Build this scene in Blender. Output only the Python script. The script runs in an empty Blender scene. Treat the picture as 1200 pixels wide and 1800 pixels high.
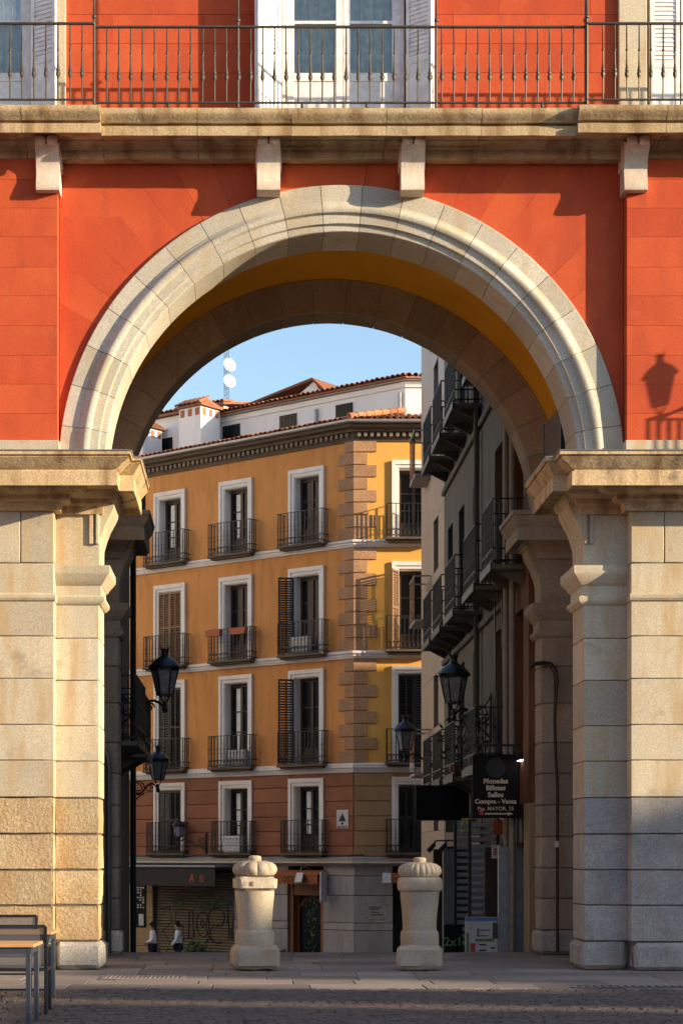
import bpy, bmesh, math, random
from mathutils import Matrix, Vector, noise
R = math.radians
random.seed(7)
sc = bpy.context.scene
COL = sc.collection

# ------------------------------------------------------------------ camera, sky, sun, exposure
cam = bpy.data.objects.new('camera', bpy.data.cameras.new('camera'))
COL.objects.link(cam)
cam.location = (-1.23, -25.0, 1.54)
cam.rotation_euler = (R(90), 0, 0)
cam.data.sensor_fit = 'VERTICAL'
cam.data.sensor_height = 36.0
cam.data.sensor_width = 36.0
cam.data.lens = 65.0
cam.data.shift_x = 160 / 1800
cam.data.shift_y = 605 / 1800
cam.data.clip_end = 2000
sc.camera = cam

SUN_AZ, SUN_EL = 21.0, 14.1          # azimuth: degrees from +X towards the camera
world = bpy.data.worlds.new('World'); sc.world = world
world.use_nodes = True
wn = world.node_tree.nodes; wl = world.node_tree.links
sky = wn.new('ShaderNodeTexSky'); sky.sky_type = 'NISHITA'; sky.sun_disc = False
sky.sun_elevation = R(SUN_EL); sky.sun_rotation = R(90 + SUN_AZ)
sky.air_density = 1.0; sky.dust_density = 0.8; sky.ozone_density = 1.4
wl.new(sky.outputs[0], wn['Background'].inputs[0])
wn['Background'].inputs[1].default_value = 0.14
sd = Vector((math.cos(R(SUN_AZ)) * math.cos(R(SUN_EL)), -math.sin(R(SUN_AZ)) * math.cos(R(SUN_EL)), math.sin(R(SUN_EL))))
sun = bpy.data.objects.new('sun', bpy.data.lights.new('sun', 'SUN'))
COL.objects.link(sun)
sun.data.energy = 5.0; sun.data.angle = R(0.5); sun.data.color = (1.0, 0.78, 0.52)
sun.rotation_euler = (-sd).to_track_quat('-Z', 'Y').to_euler()
sun.location = (30, -20, 30)

sc.view_settings.view_transform = 'Standard'; sc.view_settings.look = 'None'
sc.view_settings.exposure = 1.05; sc.view_settings.gamma = 1.0
sc.view_settings.use_curve_mapping = False
sc.render.engine = 'CYCLES'
sc.cycles.use_denoising = True
sc.cycles.max_bounces = 8; sc.cycles.diffuse_bounces = 5
sc.cycles.transparent_max_bounces = 8
sc.cycles.sample_clamp_indirect = 6.0

# ------------------------------------------------------------------ materials
def newmat(name):
    m = bpy.data.materials.new(name); m.use_nodes = True
    nt = m.node_tree
    return m, nt, nt.nodes['Principled BSDF']

def plain(name, c, rough=0.6, metal=0.0, spec=0.5, emit=None, rnd=0.0):
    m, nt, b = newmat(name)
    b.inputs['Base Color'].default_value = (*c, 1); b.inputs['Roughness'].default_value = rough
    b.inputs['Metallic'].default_value = metal; b.inputs['Specular IOR Level'].default_value = spec
    N, L = nt.nodes, nt.links
    if emit:
        b.inputs['Emission Color'].default_value = (*c, 1); b.inputs['Emission Strength'].default_value = emit
    else:
        geo = N.new('ShaderNodeNewGeometry')
        n = N.new('ShaderNodeTexNoise'); n.inputs['Scale'].default_value = 9; n.inputs['Detail'].default_value = 5
        L.new(geo.outputs['Position'], n.inputs['Vector'])
        mr = N.new('ShaderNodeMapRange'); mr.inputs[1].default_value = .3; mr.inputs[2].default_value = .7
        mr.inputs[3].default_value = .82; mr.inputs[4].default_value = 1.12
        L.new(n.outputs[0], mr.inputs[0])
        mx = N.new('ShaderNodeMix'); mx.data_type = 'RGBA'; mx.blend_type = 'MULTIPLY'; mx.inputs[0].default_value = 1
        mx.inputs[6].default_value = (*c, 1)
        L.new(mr.outputs[0], mx.inputs[7]); L.new(mx.outputs[2], b.inputs['Base Color'])
        ra = N.new('ShaderNodeMapRange'); ra.inputs[3].default_value = max(0, rough - .1); ra.inputs[4].default_value = min(1, rough + .12)
        L.new(n.outputs[0], ra.inputs[0]); L.new(ra.outputs[0], b.inputs['Roughness'])
    return m

def stone(name, c1, c2, scale=1.3, speck=.25, sscale=55, bump=.35, bdist=.006, bscale=45, rnd=.12,
          rough=.85, streak=0.0, streakc=(.25, .13, .05), blotch=0.0, blotchc=(.1, .09, .08), detail=6):
    """weathered mineral surface: two-tone mottling, grains, stains with their own shapes, per-block tone"""
    m, nt, b = newmat(name); N, L = nt.nodes, nt.links
    geo = N.new('ShaderNodeNewGeometry'); oi = N.new('ShaderNodeObjectInfo')
    off = N.new('ShaderNodeVectorMath'); off.operation = 'SCALE'; off.inputs[0].default_value = (7, 3, 5)
    L.new(oi.outputs['Random'], off.inputs['Scale'])
    pos = N.new('ShaderNodeVectorMath'); pos.operation = 'ADD'
    L.new(geo.outputs['Position'], pos.inputs[0]); L.new(off.outputs[0], pos.inputs[1])
    def nz(sc_, det, vec=None, rg=.55):
        n = N.new('ShaderNodeTexNoise'); n.inputs['Scale'].default_value = sc_; n.inputs['Detail'].default_value = det
        n.inputs['Roughness'].default_value = rg
        L.new(vec or pos.outputs[0], n.inputs['Vector']); return n.outputs[0]
    def mr(v, a, b_, c, d):
        x = N.new('ShaderNodeMapRange'); x.inputs[1].default_value = a; x.inputs[2].default_value = b_
        x.inputs[3].default_value = c; x.inputs[4].default_value = d; L.new(v, x.inputs[0]); return x.outputs[0]
    def mix(f, a, b_, mode='MIX'):
        x = N.new('ShaderNodeMix'); x.data_type = 'RGBA'; x.blend_type = mode
        if isinstance(f, float): x.inputs[0].default_value = f
        else: L.new(f, x.inputs[0])
        for k, v in ((6, a), (7, b_)):
            if isinstance(v, tuple): x.inputs[k].default_value = (*v, 1)
            else: L.new(v, x.inputs[k])
        return x.outputs[2]
    col = mix(mr(nz(scale, detail), .35, .65, 0, 1), c1, c2)
    if speck:
        g = nz(sscale, 3, rg=.7)
        col = mix(1.0, col, mr(g, .3, .7, 1 - speck, 1 + speck), 'MULTIPLY')
    if rnd:
        col = mix(1.0, col, mr(oi.outputs['Random'], 0, 1, 1 - rnd, 1 + rnd), 'MULTIPLY')
    if streak:
        mp = N.new('ShaderNodeMapping'); mp.inputs['Scale'].default_value = (2.6, 2.6, .45)
        L.new(pos.outputs[0], mp.inputs[0])
        col = mix(mr(nz(1.6, 4, mp.outputs[0]), .48, .66, 0, streak), col, streakc)
    if blotch:
        col = mix(mr(nz(2.3, 5, rg=.65), .58, .72, 0, blotch), col, blotchc)
    L.new(col, b.inputs['Base Color'])
    b.inputs['Roughness'].default_value = rough; b.inputs['Specular IOR Level'].default_value = .3
    bp = N.new('ShaderNodeBump'); bp.inputs['Strength'].default_value = bump; bp.inputs['Distance'].default_value = bdist
    L.new(nz(bscale, 5, rg=.65), bp.inputs['Height']); L.new(bp.outputs[0], b.inputs['Normal'])
    return m

M = {}
M['granite'] = stone('granite', (.45, .41, .315), (.52, .46, .335), .9, .24, 48, .35, .006, 40, .17, streak=.7, streakc=(.44, .30, .145), blotch=.6, blotchc=(.25, .21, .155))
M['granite_arch'] = stone('granite_arch', (.42, .405, .345), (.48, .45, .37), 1.0, .24, 46, .35, .006, 40, .16, streak=.5, streakc=(.42, .31, .18), blotch=.4, blotchc=(.29, .265, .225))
M['granite_worn'] = stone('granite_worn', (.43, .315, .17), (.47, .385, .25), 1.9, .32, 30, .8, .02, 22, .12, streak=.5, streakc=(.36, .2, .08), blotch=.5, blotchc=(.28, .2, .12))
M['granite_grey'] = stone('granite_grey', (.30, .29, .27), (.40, .375, .33), 2.0, .3, 40, .6, .012, 25, .10, streak=.35, streakc=(.3, .2, .11), blotch=.5, blotchc=(.17, .16, .145))
M['granite_cornice'] = stone('granite_cornice', (.46, .335, .18), (.53, .42, .26), 1.2, .25, 40, .6, .012, 26, .16, streak=.8, streakc=(.24, .145, .07), blotch=.8, blotchc=(.16, .12, .085))
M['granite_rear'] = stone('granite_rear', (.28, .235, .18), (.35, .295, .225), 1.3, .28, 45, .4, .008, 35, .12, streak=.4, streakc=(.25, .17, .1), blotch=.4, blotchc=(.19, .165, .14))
M['granite_rear_shade'] = stone('shade_toned_granite', (.135, .128, .112), (.17, .16, .14), 1.3, .28, 45, .4, .008, 35, .12, streak=.4, streakc=(.09, .08, .065))  # rear left pier's deeper shade put into its stone colour
M['limestone'] = stone('limestone', (.70, .61, .51), (.58, .49, .40), 3.5, .14, 60, .5, .01, 24, .08, streak=.6, streakc=(.42, .31, .21), blotch=.5, blotchc=(.36, .28, .2))
M['mortar'] = plain('mortar', (.14, .115, .09), .9)
M['red'] = stone('red_stucco', (.53, .094, .030), (.43, .062, .021), .6, .08, 60, .5, .007, 26, .05, streak=.5, streakc=(.36, .058, .026), blotch=.45, blotchc=(.52, .115, .05))
M['red_old'] = stone('faded_red_stucco', (.38, .135, .08), (.33, .12, .075), .9, .05, 90, .25, .004, 50, .03)
M['red_joint'] = plain('red_joint', (.36, .05, .02), .9)
M['yellow'] = stone('yellow_stucco', (.74, .38, .025), (.66, .32, .02), 1.1, .06, 60, .2, .004, 40, 0)
M['white_paint'] = plain('white_paint', (.80, .79, .78), .45)
M['iron'] = plain('iron_paint', (.075, .066, .052), .45, .35)
M['black_iron'] = plain('black_iron', (.014, .014, .016), .5, .2)
M['cap_black'] = plain('lantern_black', (.012, .013, .018), .35)
M['lamp_glass'] = plain('lantern_milk_glass', (.27, .27, .29), .25)
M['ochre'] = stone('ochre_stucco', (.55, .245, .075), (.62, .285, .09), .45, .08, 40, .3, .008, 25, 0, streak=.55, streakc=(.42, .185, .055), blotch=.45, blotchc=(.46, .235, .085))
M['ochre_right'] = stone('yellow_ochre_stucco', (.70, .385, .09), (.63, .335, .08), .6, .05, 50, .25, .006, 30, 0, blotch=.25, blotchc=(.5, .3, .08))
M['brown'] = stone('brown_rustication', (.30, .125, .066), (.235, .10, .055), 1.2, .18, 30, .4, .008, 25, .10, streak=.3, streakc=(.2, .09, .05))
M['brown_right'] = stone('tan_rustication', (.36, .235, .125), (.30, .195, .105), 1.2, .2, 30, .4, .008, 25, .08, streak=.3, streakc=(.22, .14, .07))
M['quoin'] = stone('quoin_stone', (.40, .235, .13), (.33, .19, .105), 1.6, .3, 22, .8, .015, 18, .08)
M['white_trim'] = stone('white_trim', (.78, .755, .73), (.70, .67, .63), .8, .05, 40, .2, .004, 30, .03, streak=.25, streakc=(.55, .47, .38))
M['white_wall'] = stone('white_render', (.80, .80, .80), (.74, .74, .75), .6, .03, 40, .2, .004, 30, .02, streak=.2, streakc=(.6, .57, .53))
M['tile'] = stone('roof_tile', (.36, .11, .05), (.27, .145, .08), 2.0, .2, 20, .5, .01, 20, .55, blotch=.6, blotchc=(.16, .09, .06))
M['eave'] = stone('eave_stone', (.135, .10, .07), (.10, .075, .053), 1.5, .2, 20, .4, .01, 20, .1)
M['dentil'] = plain('eave_stone_highlit', (.20, .16, .115), .8)  # eave stone, with a slight highlight put into the colour
M['wood'] = plain('dark_wood', (.042, .022, .013), .5)
M['wood_red'] = plain('red_brown_wood', (.22, .085, .03), .5)
M['shutter_dark'] = plain('shutter_dark', (.016, .015, .015), .5)
M['shutter_brown'] = plain('shutter_brown', (.20, .105, .05), .6)
M['slate'] = stone('shop_granite', (.30, .30, .30), (.36, .355, .34), .8, .15, 40, .3, .005, 30, .12, streak=.4, streakc=(.2, .18, .16))
M['sandstone'] = stone('shop_sandstone', (.34, .24, .13), (.29, .2, .11), .8, .15, 40, .3, .005, 30, .12)
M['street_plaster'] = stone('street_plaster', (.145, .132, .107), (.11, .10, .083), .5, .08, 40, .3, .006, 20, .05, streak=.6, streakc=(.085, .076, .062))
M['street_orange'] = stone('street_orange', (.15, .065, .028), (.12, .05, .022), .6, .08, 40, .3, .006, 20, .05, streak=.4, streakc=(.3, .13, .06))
M['panel_stone'] = stone('polished_panel', (.40, .30, .22), (.34, .26, .19), .5, .05, 40, .05, .002, 20, .06, rough=.45)  # orange glow the panels reflect is put into this warm base
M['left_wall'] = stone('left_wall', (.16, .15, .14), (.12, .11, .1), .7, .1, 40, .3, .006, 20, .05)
M['paving'] = stone('paving_stone', (.27, .225, .195), (.205, .175, .158), .7, .2, 50, .5, .006, 35, .25, rough=.75, blotch=.45, blotchc=(.11, .10, .10))
M['setts'] = stone('setts', (.145, .115, .10), (.10, .08, .072), 3.0, .25, 40, .6, .01, 30, 0, rough=.7, blotch=.4, blotchc=(.05, .045, .045))
M['road'] = stone('road', (.15, .145, .145), (.11, .105, .105), .8, .2, 40, .6, .008, 30, 0, rough=.75)
M['bollard'] = stone('bollard_granite', (.44, .385, .29), (.36, .32, .25), 2.2, .22, 40, .6, .012, 26, .06, streak=.6, streakc=(.40, .26, .15), blotch=.5, blotchc=(.24, .21, .18))
M['table_wood'] = plain('table_wood', (.55, .30, .12), .5)
M['steel_blue'] = plain('steel_blue_grey', (.055, .07, .095), .4, .3)
M['steel_dark'] = plain('chair_frame', (.022, .024, .032), .4, .3)
M['sign_black'] = plain('sign_black', (.007, .0065, .007), .65, 0, .2)
M['sign_text'] = plain('sign_text', (.62, .55, .42), .7)
M['grey_metal'] = plain('grey_metal', (.30, .31, .33), .4, .4)
M['pipe'] = plain('downpipe', (.24, .20, .16), .5)
M['dish'] = plain('dish_white', (.82, .80, .78), .5)
M['mast'] = plain('mast_blue', (.12, .20, .34), .5, .2)
M['skin'] = plain('skin', (.46, .27, .19), .6)
M['hair'] = plain('hair', (.03, .02, .015), .6)
M['awning_dark'] = plain('awning_dark', (.030, .026, .026), .85)
M['awning_orange'] = plain('awning_rust', (.30, .095, .028), .85)
M['orange_paint'] = plain('orange_paint', (.30, .07, .015), .8)
M['poster_white'] = plain('poster_white', (.50, .50, .52), .5)
M['poster_green'] = plain('poster_green', (.10, .24, .07), .5)
M['poster_blue'] = plain('poster_blue', (.10, .2, .42), .5)
M['poster_red'] = plain('poster_red', (.45, .06, .05), .5)
M['poster_yellow'] = plain('poster_yellow', (.55, .55, .12), .5)
M['terracotta'] = plain('terracotta', (.42, .13, .06), .8)
M['leaf'] = plain('leaf', (.04, .075, .025), .6)
M['dark'] = plain('dark_interior', (.012, .011, .011), .9)
M['curtain'] = plain('curtain', (.84, .85, .80), .9)
M['net'] = plain('net_curtain', (.80, .87, .90), .9)
M['jacket_white'] = plain('jacket_white', (.80, .77, .76), .8)
M['jacket_blue'] = plain('jacket_blue', (.66, .76, .80), .8)
M['trousers'] = plain('trousers_navy', (.018, .02, .035), .8)
M['blouse'] = plain('blouse_pink', (.45, .2, .22), .8)
M['roller'] = stone('roller_shutter_paint', (.22, .17, .12), (.17, .13, .09), 1.5, .1, 30, .2, .004, 20, 0, blotch=.9, blotchc=(.05, .05, .045), streak=.4, streakc=(.1, .16, .06))
M['graffiti'] = plain('graffiti_black', (.03, .026, .024), .8)
M['graffiti_green'] = plain('graffiti_green', (.045, .12, .03), .7)
M['lamp_on'] = plain('lamp_on', (1, .93, .8), .5, emit=4.0)
M['pane_dark'] = plain('pane_dark', (.012, .013, .015), .12, 0, .22)

def glass(name):
    m, nt, b = newmat(name); N, L = nt.nodes, nt.links
    tr = N.new('ShaderNodeBsdfTransparent'); tr.inputs[0].default_value = (.82, .88, .92, 1)
    gl = N.new('ShaderNodeBsdfGlossy'); gl.inputs['Roughness'].default_value = .03; tr.inputs[0].default_value = (.95, .98, 1, 1)
    lw = N.new('ShaderNodeFresnel'); lw.inputs[0].default_value = 1.75
    mx = N.new('ShaderNodeMixShader'); L.new(lw.outputs[0], mx.inputs[0])
    L.new(tr.outputs[0], mx.inputs[1]); L.new(gl.outputs[0], mx.inputs[2])
    L.new(mx.outputs[0], N['Material Output'].inputs[0]); return m
M['glass'] = glass('window_glass')

def mesh_fabric(name):
    m, nt, b = newmat(name); N, L = nt.nodes, nt.links
    b.inputs['Base Color'].default_value = (.10, .10, .11, 1); b.inputs['Roughness'].default_value = .7
    geo = N.new('ShaderNodeNewGeometry')
    w = N.new('ShaderNodeTexWave'); w.inputs['Scale'].default_value = 60; w.bands_direction = 'X'; w.inputs['Distortion'].default_value = .4
    w2 = N.new('ShaderNodeTexWave'); w2.inputs['Scale'].default_value = 60; w2.bands_direction = 'Z'; w2.inputs['Distortion'].default_value = .4
    L.new(geo.outputs['Position'], w.inputs[0]); L.new(geo.outputs['Position'], w2.inputs[0])
    mm = N.new('ShaderNodeMath'); mm.operation = 'MAXIMUM'; L.new(w.outputs[1], mm.inputs[0]); L.new(w2.outputs[1], mm.inputs[1])
    mr = N.new('ShaderNodeMapRange'); mr.inputs[1].default_value = .3; mr.inputs[2].default_value = .8; mr.inputs[3].default_value = .35; mr.inputs[4].default_value = .95
    L.new(mm.outputs[0], mr.inputs[0]); L.new(mr.outputs[0], b.inputs['Alpha']); return m
M['sling'] = mesh_fabric('chair_sling')

# ------------------------------------------------------------------ mesh builder and object helpers
class MB:
    def __init__(s, T=None): s.v = []; s.f = []; s.T = T
    def add(s, vs, fs):
        o = len(s.v)
        s.v += [(s.T @ Vector(p)) if s.T else Vector(p) for p in vs]
        s.f += [tuple(i + o for i in f) for f in fs]; return s
    def box(s, x0, x1, y0, y1, z0, z1, c=0):
        if c <= 0:
            vs = [(x, y, z) for x in (x0, x1) for y in (y0, y1) for z in (z0, z1)]
            return s.add(vs, [(0, 1, 3, 2), (4, 6, 7, 5), (0, 4, 5, 1), (2, 3, 7, 6), (0, 2, 6, 4), (1, 5, 7, 3)])
        lo, hi = (x0, y0, z0), (x1, y1, z1); idx = {}; vs = []
        for sx in (0, 1):
            for sy in (0, 1):
                for sz in (0, 1):
                    S = (sx, sy, sz)
                    for a in range(3):
                        p = [(hi[k] - (0 if k == a else c)) if S[k] else (lo[k] + (0 if k == a else c)) for k in range(3)]
                        idx[S, a] = len(vs); vs.append(tuple(p))
        fs = []
        for a in range(3):
            b, d = (a + 1) % 3, (a + 2) % 3
            for sa in (0, 1):
                q = []
                for sb, sd_ in ((0, 0), (1, 0), (1, 1), (0, 1)):
                    S = [0, 0, 0]; S[a] = sa; S[b] = sb; S[d] = sd_; q.append(idx[tuple(S), a])
                fs.append(tuple(q))
            for sb in (0, 1):
                for sd_ in (0, 1):
                    S0 = [0, 0, 0]; S0[b] = sb; S0[d] = sd_; S1 = list(S0); S1[a] = 1
                    fs.append((idx[tuple(S0), b], idx[tuple(S1), b], idx[tuple(S1), d], idx[tuple(S0), d]))
        for sx in (0, 1):
            for sy in (0, 1):
                for sz in (0, 1):
                    fs.append(tuple(idx[(sx, sy, sz), a] for a in range(3)))
        return s.add(vs, fs)
    def ext(s, pts, vec):
        n = len(pts); v = Vector(vec)
        vs = [Vector(p) for p in pts] + [Vector(p) + v for p in pts]
        return s.add(vs, [tuple(range(n)), tuple(range(2 * n - 1, n - 1, -1))] + [(i, (i + 1) % n, n + (i + 1) % n, n + i) for i in range(n)])
    def loft(s, rings, cap=True, closed=True):
        n = len(rings[0]); vs = [p for r in rings for p in r]; fs = []
        for k in range(len(rings) - 1):
            for i in range(n if closed else n - 1):
                j = (i + 1) % n
                fs.append((k * n + i, k * n + j, (k + 1) * n + j, (k + 1) * n + i))
        if cap: fs += [tuple(range(n)), tuple(range((len(rings) - 1) * n, len(rings) * n))]
        return s.add(vs, fs)
    def lathe(s, prof, c=(0, 0, 0), n=12, rot=0.0, fn=None):
        rings = []
        for r, z in prof:
            ring = []
            for i in range(n):
                a = rot + 2 * math.pi * i / n; rr = r * (fn(a, z) if fn else 1)
                ring.append((c[0] + rr * math.cos(a), c[1] + rr * math.sin(a), c[2] + z))
            rings.append(ring)
        return s.loft(rings)
    def tube(s, pts, r, n=6):
        pts = [Vector(p) for p in pts]; rings = []
        for i, p in enumerate(pts):
            d = (pts[min(i + 1, len(pts) - 1)] - pts[max(i - 1, 0)]).normalized()
            up = Vector((0, 0, 1)) if abs(d.z) < .9 else Vector((1, 0, 0))
            a = d.cross(up).normalized(); b = d.cross(a)
            rr = r[i] if isinstance(r, (list, tuple)) else r
            rings.append([p + a * rr * math.cos(2 * math.pi * k / n) + b * rr * math.sin(2 * math.pi * k / n) for k in range(n)])
        return s.loft(rings)
    def bar(s, p, q, w, h):
        p, q = Vector(p), Vector(q); d = (q - p).normalized()
        up = Vector((0, 0, 1)) if abs(d.z) < .9 else Vector((0, 1, 0))
        a = d.cross(up).normalized() * w / 2; b = d.cross(a).normalized() * h / 2
        return s.loft([[x + a + b, x - a + b, x - a - b, x + a - b] for x in (p, q)])
    def rock(s, x0, x1, y0, y1, z0, z1, c=.012, amp=.004, step=.16, fr=3.0, seed=0):
        """block with worn arrises and slightly uneven faces"""
        lo, hi = (x0, y0, z0), (x1, y1, z1)
        n = [max(2, min(10, int(round((hi[k] - lo[k]) / step)))) for k in range(3)]
        def coords(k):
            inner = [lo[k] + (hi[k] - lo[k]) * i / n[k] for i in range(1, n[k])]
            e = min(c * 1.8, (hi[k] - lo[k]) * .2)
            return [lo[k], lo[k] + e] + [t for t in inner if lo[k] + 1.5 * e < t < hi[k] - 1.5 * e] + [hi[k] - e, hi[k]]
        cs = [coords(k) for k in range(3)]; idx = {}; vs = []
        def vert(i, j, k):
            key = (i, j, k)
            if key in idx: return idx[key]
            p = [cs[0][i], cs[1][j], cs[2][k]]; ii = (i, j, k)
            bd = [(-1 if ii[a] == 0 else 1 if ii[a] == len(cs[a]) - 1 else 0) for a in range(3)]
            q = Vector(p); nb = sum(abs(t) for t in bd)
            w = noise.noise((q + Vector((seed * 3.1, seed, 0))) * fr); w2 = noise.noise((q + Vector((0, seed * 2.3, 9))) * fr * 3.3)
            disp = amp * (w + .5 * w2)
            for a in range(3):
                if bd[a]:
                    inset = c * (.55 + .5 * abs(w2) + .6 * max(0, w)) if nb > 1 else 0
                    q[a] += bd[a] * (disp - inset - amp)
            idx[key] = len(vs); vs.append(q); return idx[key]
        fs = []
        for a in range(3):
            b, d = (a + 1) % 3, (a + 2) % 3
            for e in (0, len(cs[a]) - 1):
                for i in range(len(cs[b]) - 1):
                    for j in range(len(cs[d]) - 1):
                        q = []
                        for di, dj in ((0, 0), (1, 0), (1, 1), (0, 1)):
                            k = [0, 0, 0]; k[a] = e; k[b] = i + di; k[d] = j + dj; q.append(vert(*k))
                        fs.append(tuple(q))
        return s.add(vs, fs)
    def mesh(s, name, mat, smooth=False):
        me = bpy.data.meshes.new(name); me.from_pydata([tuple(p) for p in s.v], [], s.f)
        bm = bmesh.new(); bm.from_mesh(me); bmesh.ops.recalc_face_normals(bm, faces=bm.faces); bm.to_mesh(me); bm.free()
        if mat: me.materials.append(M[mat] if isinstance(mat, str) else mat)
        if smooth:
            for p in me.polygons: p.use_smooth = True
            me.set_sharp_from_angle(angle=R(38))
        return me
    def build(s, name, mat, parent=None, smooth=False, **kw):
        return link(name, s.mesh(name, mat, smooth), parent, **kw)

WM = {}
def link(name, data, parent=None, mw=None, **kw):
    o = bpy.data.objects.new(name, data); COL.objects.link(o)
    place(o, parent, mw or Matrix.Identity(4)); tag(o, **kw); return o
def place(o, parent, mw):
    WM[o.name] = mw
    if parent is not None:
        o.parent = parent; o.matrix_basis = WM[parent.name].inverted() @ mw
    else: o.matrix_basis = mw
def tag(o, label=None, cat=None, group=None, kind=None):
    if label: o['label'] = label
    if cat: o['category'] = cat
    if group: o['group'] = group
    if kind: o['kind'] = kind
def thing(name, loc, label, cat, group=None, mw=None):
    return link(name, None, None, mw or Matrix.Translation(loc), label=label, cat=cat, group=group)
def frame(o, u, v):      # local x along u, local y along v, z up
    return Matrix(((u[0], v[0], 0, o[0]), (u[1], v[1], 0, o[1]), (0, 0, 1, o[2]), (0, 0, 0, 1)))
def text_mesh(txt, size, mat, T, bold=0.0, depth=.002, align='CENTER'):
    cu = bpy.data.curves.new('t', 'FONT'); cu.body = txt; cu.size = size; cu.align_x = align
    cu.offset = bold; cu.extrude = depth; cu.resolution_u = 3
    o = bpy.data.objects.new('t', cu); COL.objects.link(o)
    me = bpy.data.meshes.new_from_object(o.evaluated_get(bpy.context.evaluated_depsgraph_get()))
    bpy.data.objects.remove(o); bpy.data.curves.remove(cu)
    me.transform(T); me.materials.clear(); me.materials.append(M[mat]); return me
FACE_CAM = Matrix.Rotation(R(90), 4, 'X')     # lettering upright, read from -Y

# ------------------------------------------------------------------ ground
def Z(py): return 1.54 + (1505 - py) / 130.0      # height of a level measured on the front wall
plaza = MB().add([(-400, -300, -.05), (400, -300, -.05), (400, 4.62, -.05), (-400, 4.62, -.05)], [(0, 1, 2, 3)]).build('plaza_ground', 'setts', kind='structure')
st = MB()
st.add([(-300, 4.6, -.16), (300, 4.6, -.16), (300, 33, -2.25), (-300, 33, -2.25), (300, 400, -2.25), (-300, 400, -2.25)], [(0, 1, 2, 3), (3, 2, 4, 5)])
street = st.build('street', 'road', kind='structure')
pave = MB().box(-16, 16, -3.55, 4.6, -.3, -.012).build('pavement', 'mortar', kind='structure')
slab_meshes = {}
random.seed(3)
rows = [-3.55, -2.75, -2.0, -1.2, -.45, .35, 1.2, 2.05, 2.9, 3.75, 4.6]
for r in range(len(rows) - 1):
    x = -7.0 + random.uniform(-.5, 0)
    while x < 7.2:
        w = random.choice((.75, .95, 1.15, 1.35))
        key = (w, r, random.randint(0, 1))
        if key not in slab_meshes:
            d = rows[r + 1] - rows[r]
            slab_meshes[key] = MB().box(-w / 2 + .006, w / 2 - .006, -d / 2 + .006, d / 2 - .006, -.06, 0, .008).mesh('paving_slab', 'paving')
        link('paving_slab', slab_meshes[key], pave, Matrix.Translation((x + w / 2, (rows[r] + rows[r + 1]) / 2, random.uniform(-.004, .004))) @ Matrix.Rotation(random.uniform(-.004, .004), 4, 'X'))
        x += w
sm = MB(); random.seed(5)
y = -8.6; k = 0
while y < -3.62:
    x = -6.2 + (k % 2) * .07
    while x < 5.6:
        w = random.uniform(.12, .17); h = random.uniform(-.008, .008); t = .02
        a = [(x + .006, y + .006, -.04), (x + w - .006, y + .006, -.04), (x + w - .006, y + .104, -.04), (x + .006, y + .104, -.04)]
        b = [(x + t, y + t, h), (x + w - t, y + t, h), (x + w - t, y + .11 - t, h), (x + t, y + .11 - t, h)]
        sm.add(a + b, [(4, 5, 6, 7), (0, 1, 5, 4), (1, 2, 6, 5), (2, 3, 7, 6), (3, 0, 4, 7)]); x += w
    y += .11; k += 1
sm.build('granite_setts', 'setts', plaza, kind='stuff')
gr = thing('drain_grate', (3.2, -3.3, 0), 'dark slotted drain grate in the pavement before the right pier', 'drain')
MB().box(2.55, 3.85, -3.42, -3.20, .006, .014, .003).build('grate_frame', 'grey_metal', gr)
for i in range(14):
    MB().box(2.60 + i * .09, 2.655 + i * .09, -3.40, -3.22, .012, .0165).build('slot', 'sign_black', gr)
gr = thing('ribbed_cover', (-2.6, -1.6, 0), 'ribbed metal cover set in the sunlit paving by the left bollard', 'manhole cover')
MB().box(-3.1, -2.05, -1.95, -1.3, .005, .013, .003).build('plate', 'paving', gr)
for i in range(18):
    MB().box(-3.06 + i * .056, -3.035 + i * .056, -1.91, -1.34, .012, .02).build('rib', 'paving', gr)

# ------------------------------------------------------------------ arcade building with the arch
AB = thing('arcade_building', (0, 0, 0), 'red arcaded building with a tall granite arch over the passage', 'building')
ZC = 6.786                                   # springing level of the arches
ZT = 10.90                                   # underside of the balcony cornice
# hidden solid masses of the building; side ones fill the open portico against sun
core = MB()
core.box(-12, 12, .78, 4.9, 11.3, 18)
for s in (-1, 1):
    core.box(*sorted((s * 3.86, s * 12)), .12, 4.28, 6.8, 11.3)
    core.box(*sorted((s * 3.86, s * 12)), .02, 4.28, -.1, 6.8)
core.build('masonry_core', 'mortar', AB)
def arch_wall(rad, y0, y1, ztop, hw, name, mat, n=40):
    b = MB(); xs = [rad * -math.cos(math.pi * i / n) for i in range(n + 1)]
    for i in range(n):
        xa, xb = xs[i], xs[i + 1]
        za, zb = ZC + rad * math.sin(math.pi * i / n), ZC + rad * math.sin(math.pi * (i + 1) / n)
        b.ext([(xa, y0, za), (xb, y0, zb), (xb, y0, ztop), (xa, y0, ztop)], (0, y1 - y0, 0))
    if hw > rad:
        b.box(-hw, -rad, y0, y1, ZC, ztop); b.box(rad, hw, y0, y1, ZC, ztop)
    return b.build(name, mat, AB)
arch_wall(3.80, .10, .76, 11.3, 3.86, 'spandrel_backing', 'red_joint')
arch_wall(3.715, 3.82, 4.27, 17.9, 3.86, 'rear_wall', 'mortar')
# yellow barrel vault, and added walls closing the open portico to the sun
v = MB(); n = 48
ring = lambda r, y: [(-r * math.cos(math.pi * i / n), y, ZC + r * math.sin(math.pi * i / n)) for i in range(n + 1)]
v.loft([ring(3.72, .74), ring(3.72, 3.74), ring(3.79, 3.74), ring(3.79, .74)], cap=False, closed=False)
v.build('vault', 'yellow', AB, smooth=True)
for s in (-1, 1):
    MB().box(*sorted((s * 3.84, s * 3.86)), .86, 3.74, 0, ZC).build('portico_blocker', 'granite_rear', AB)

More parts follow.
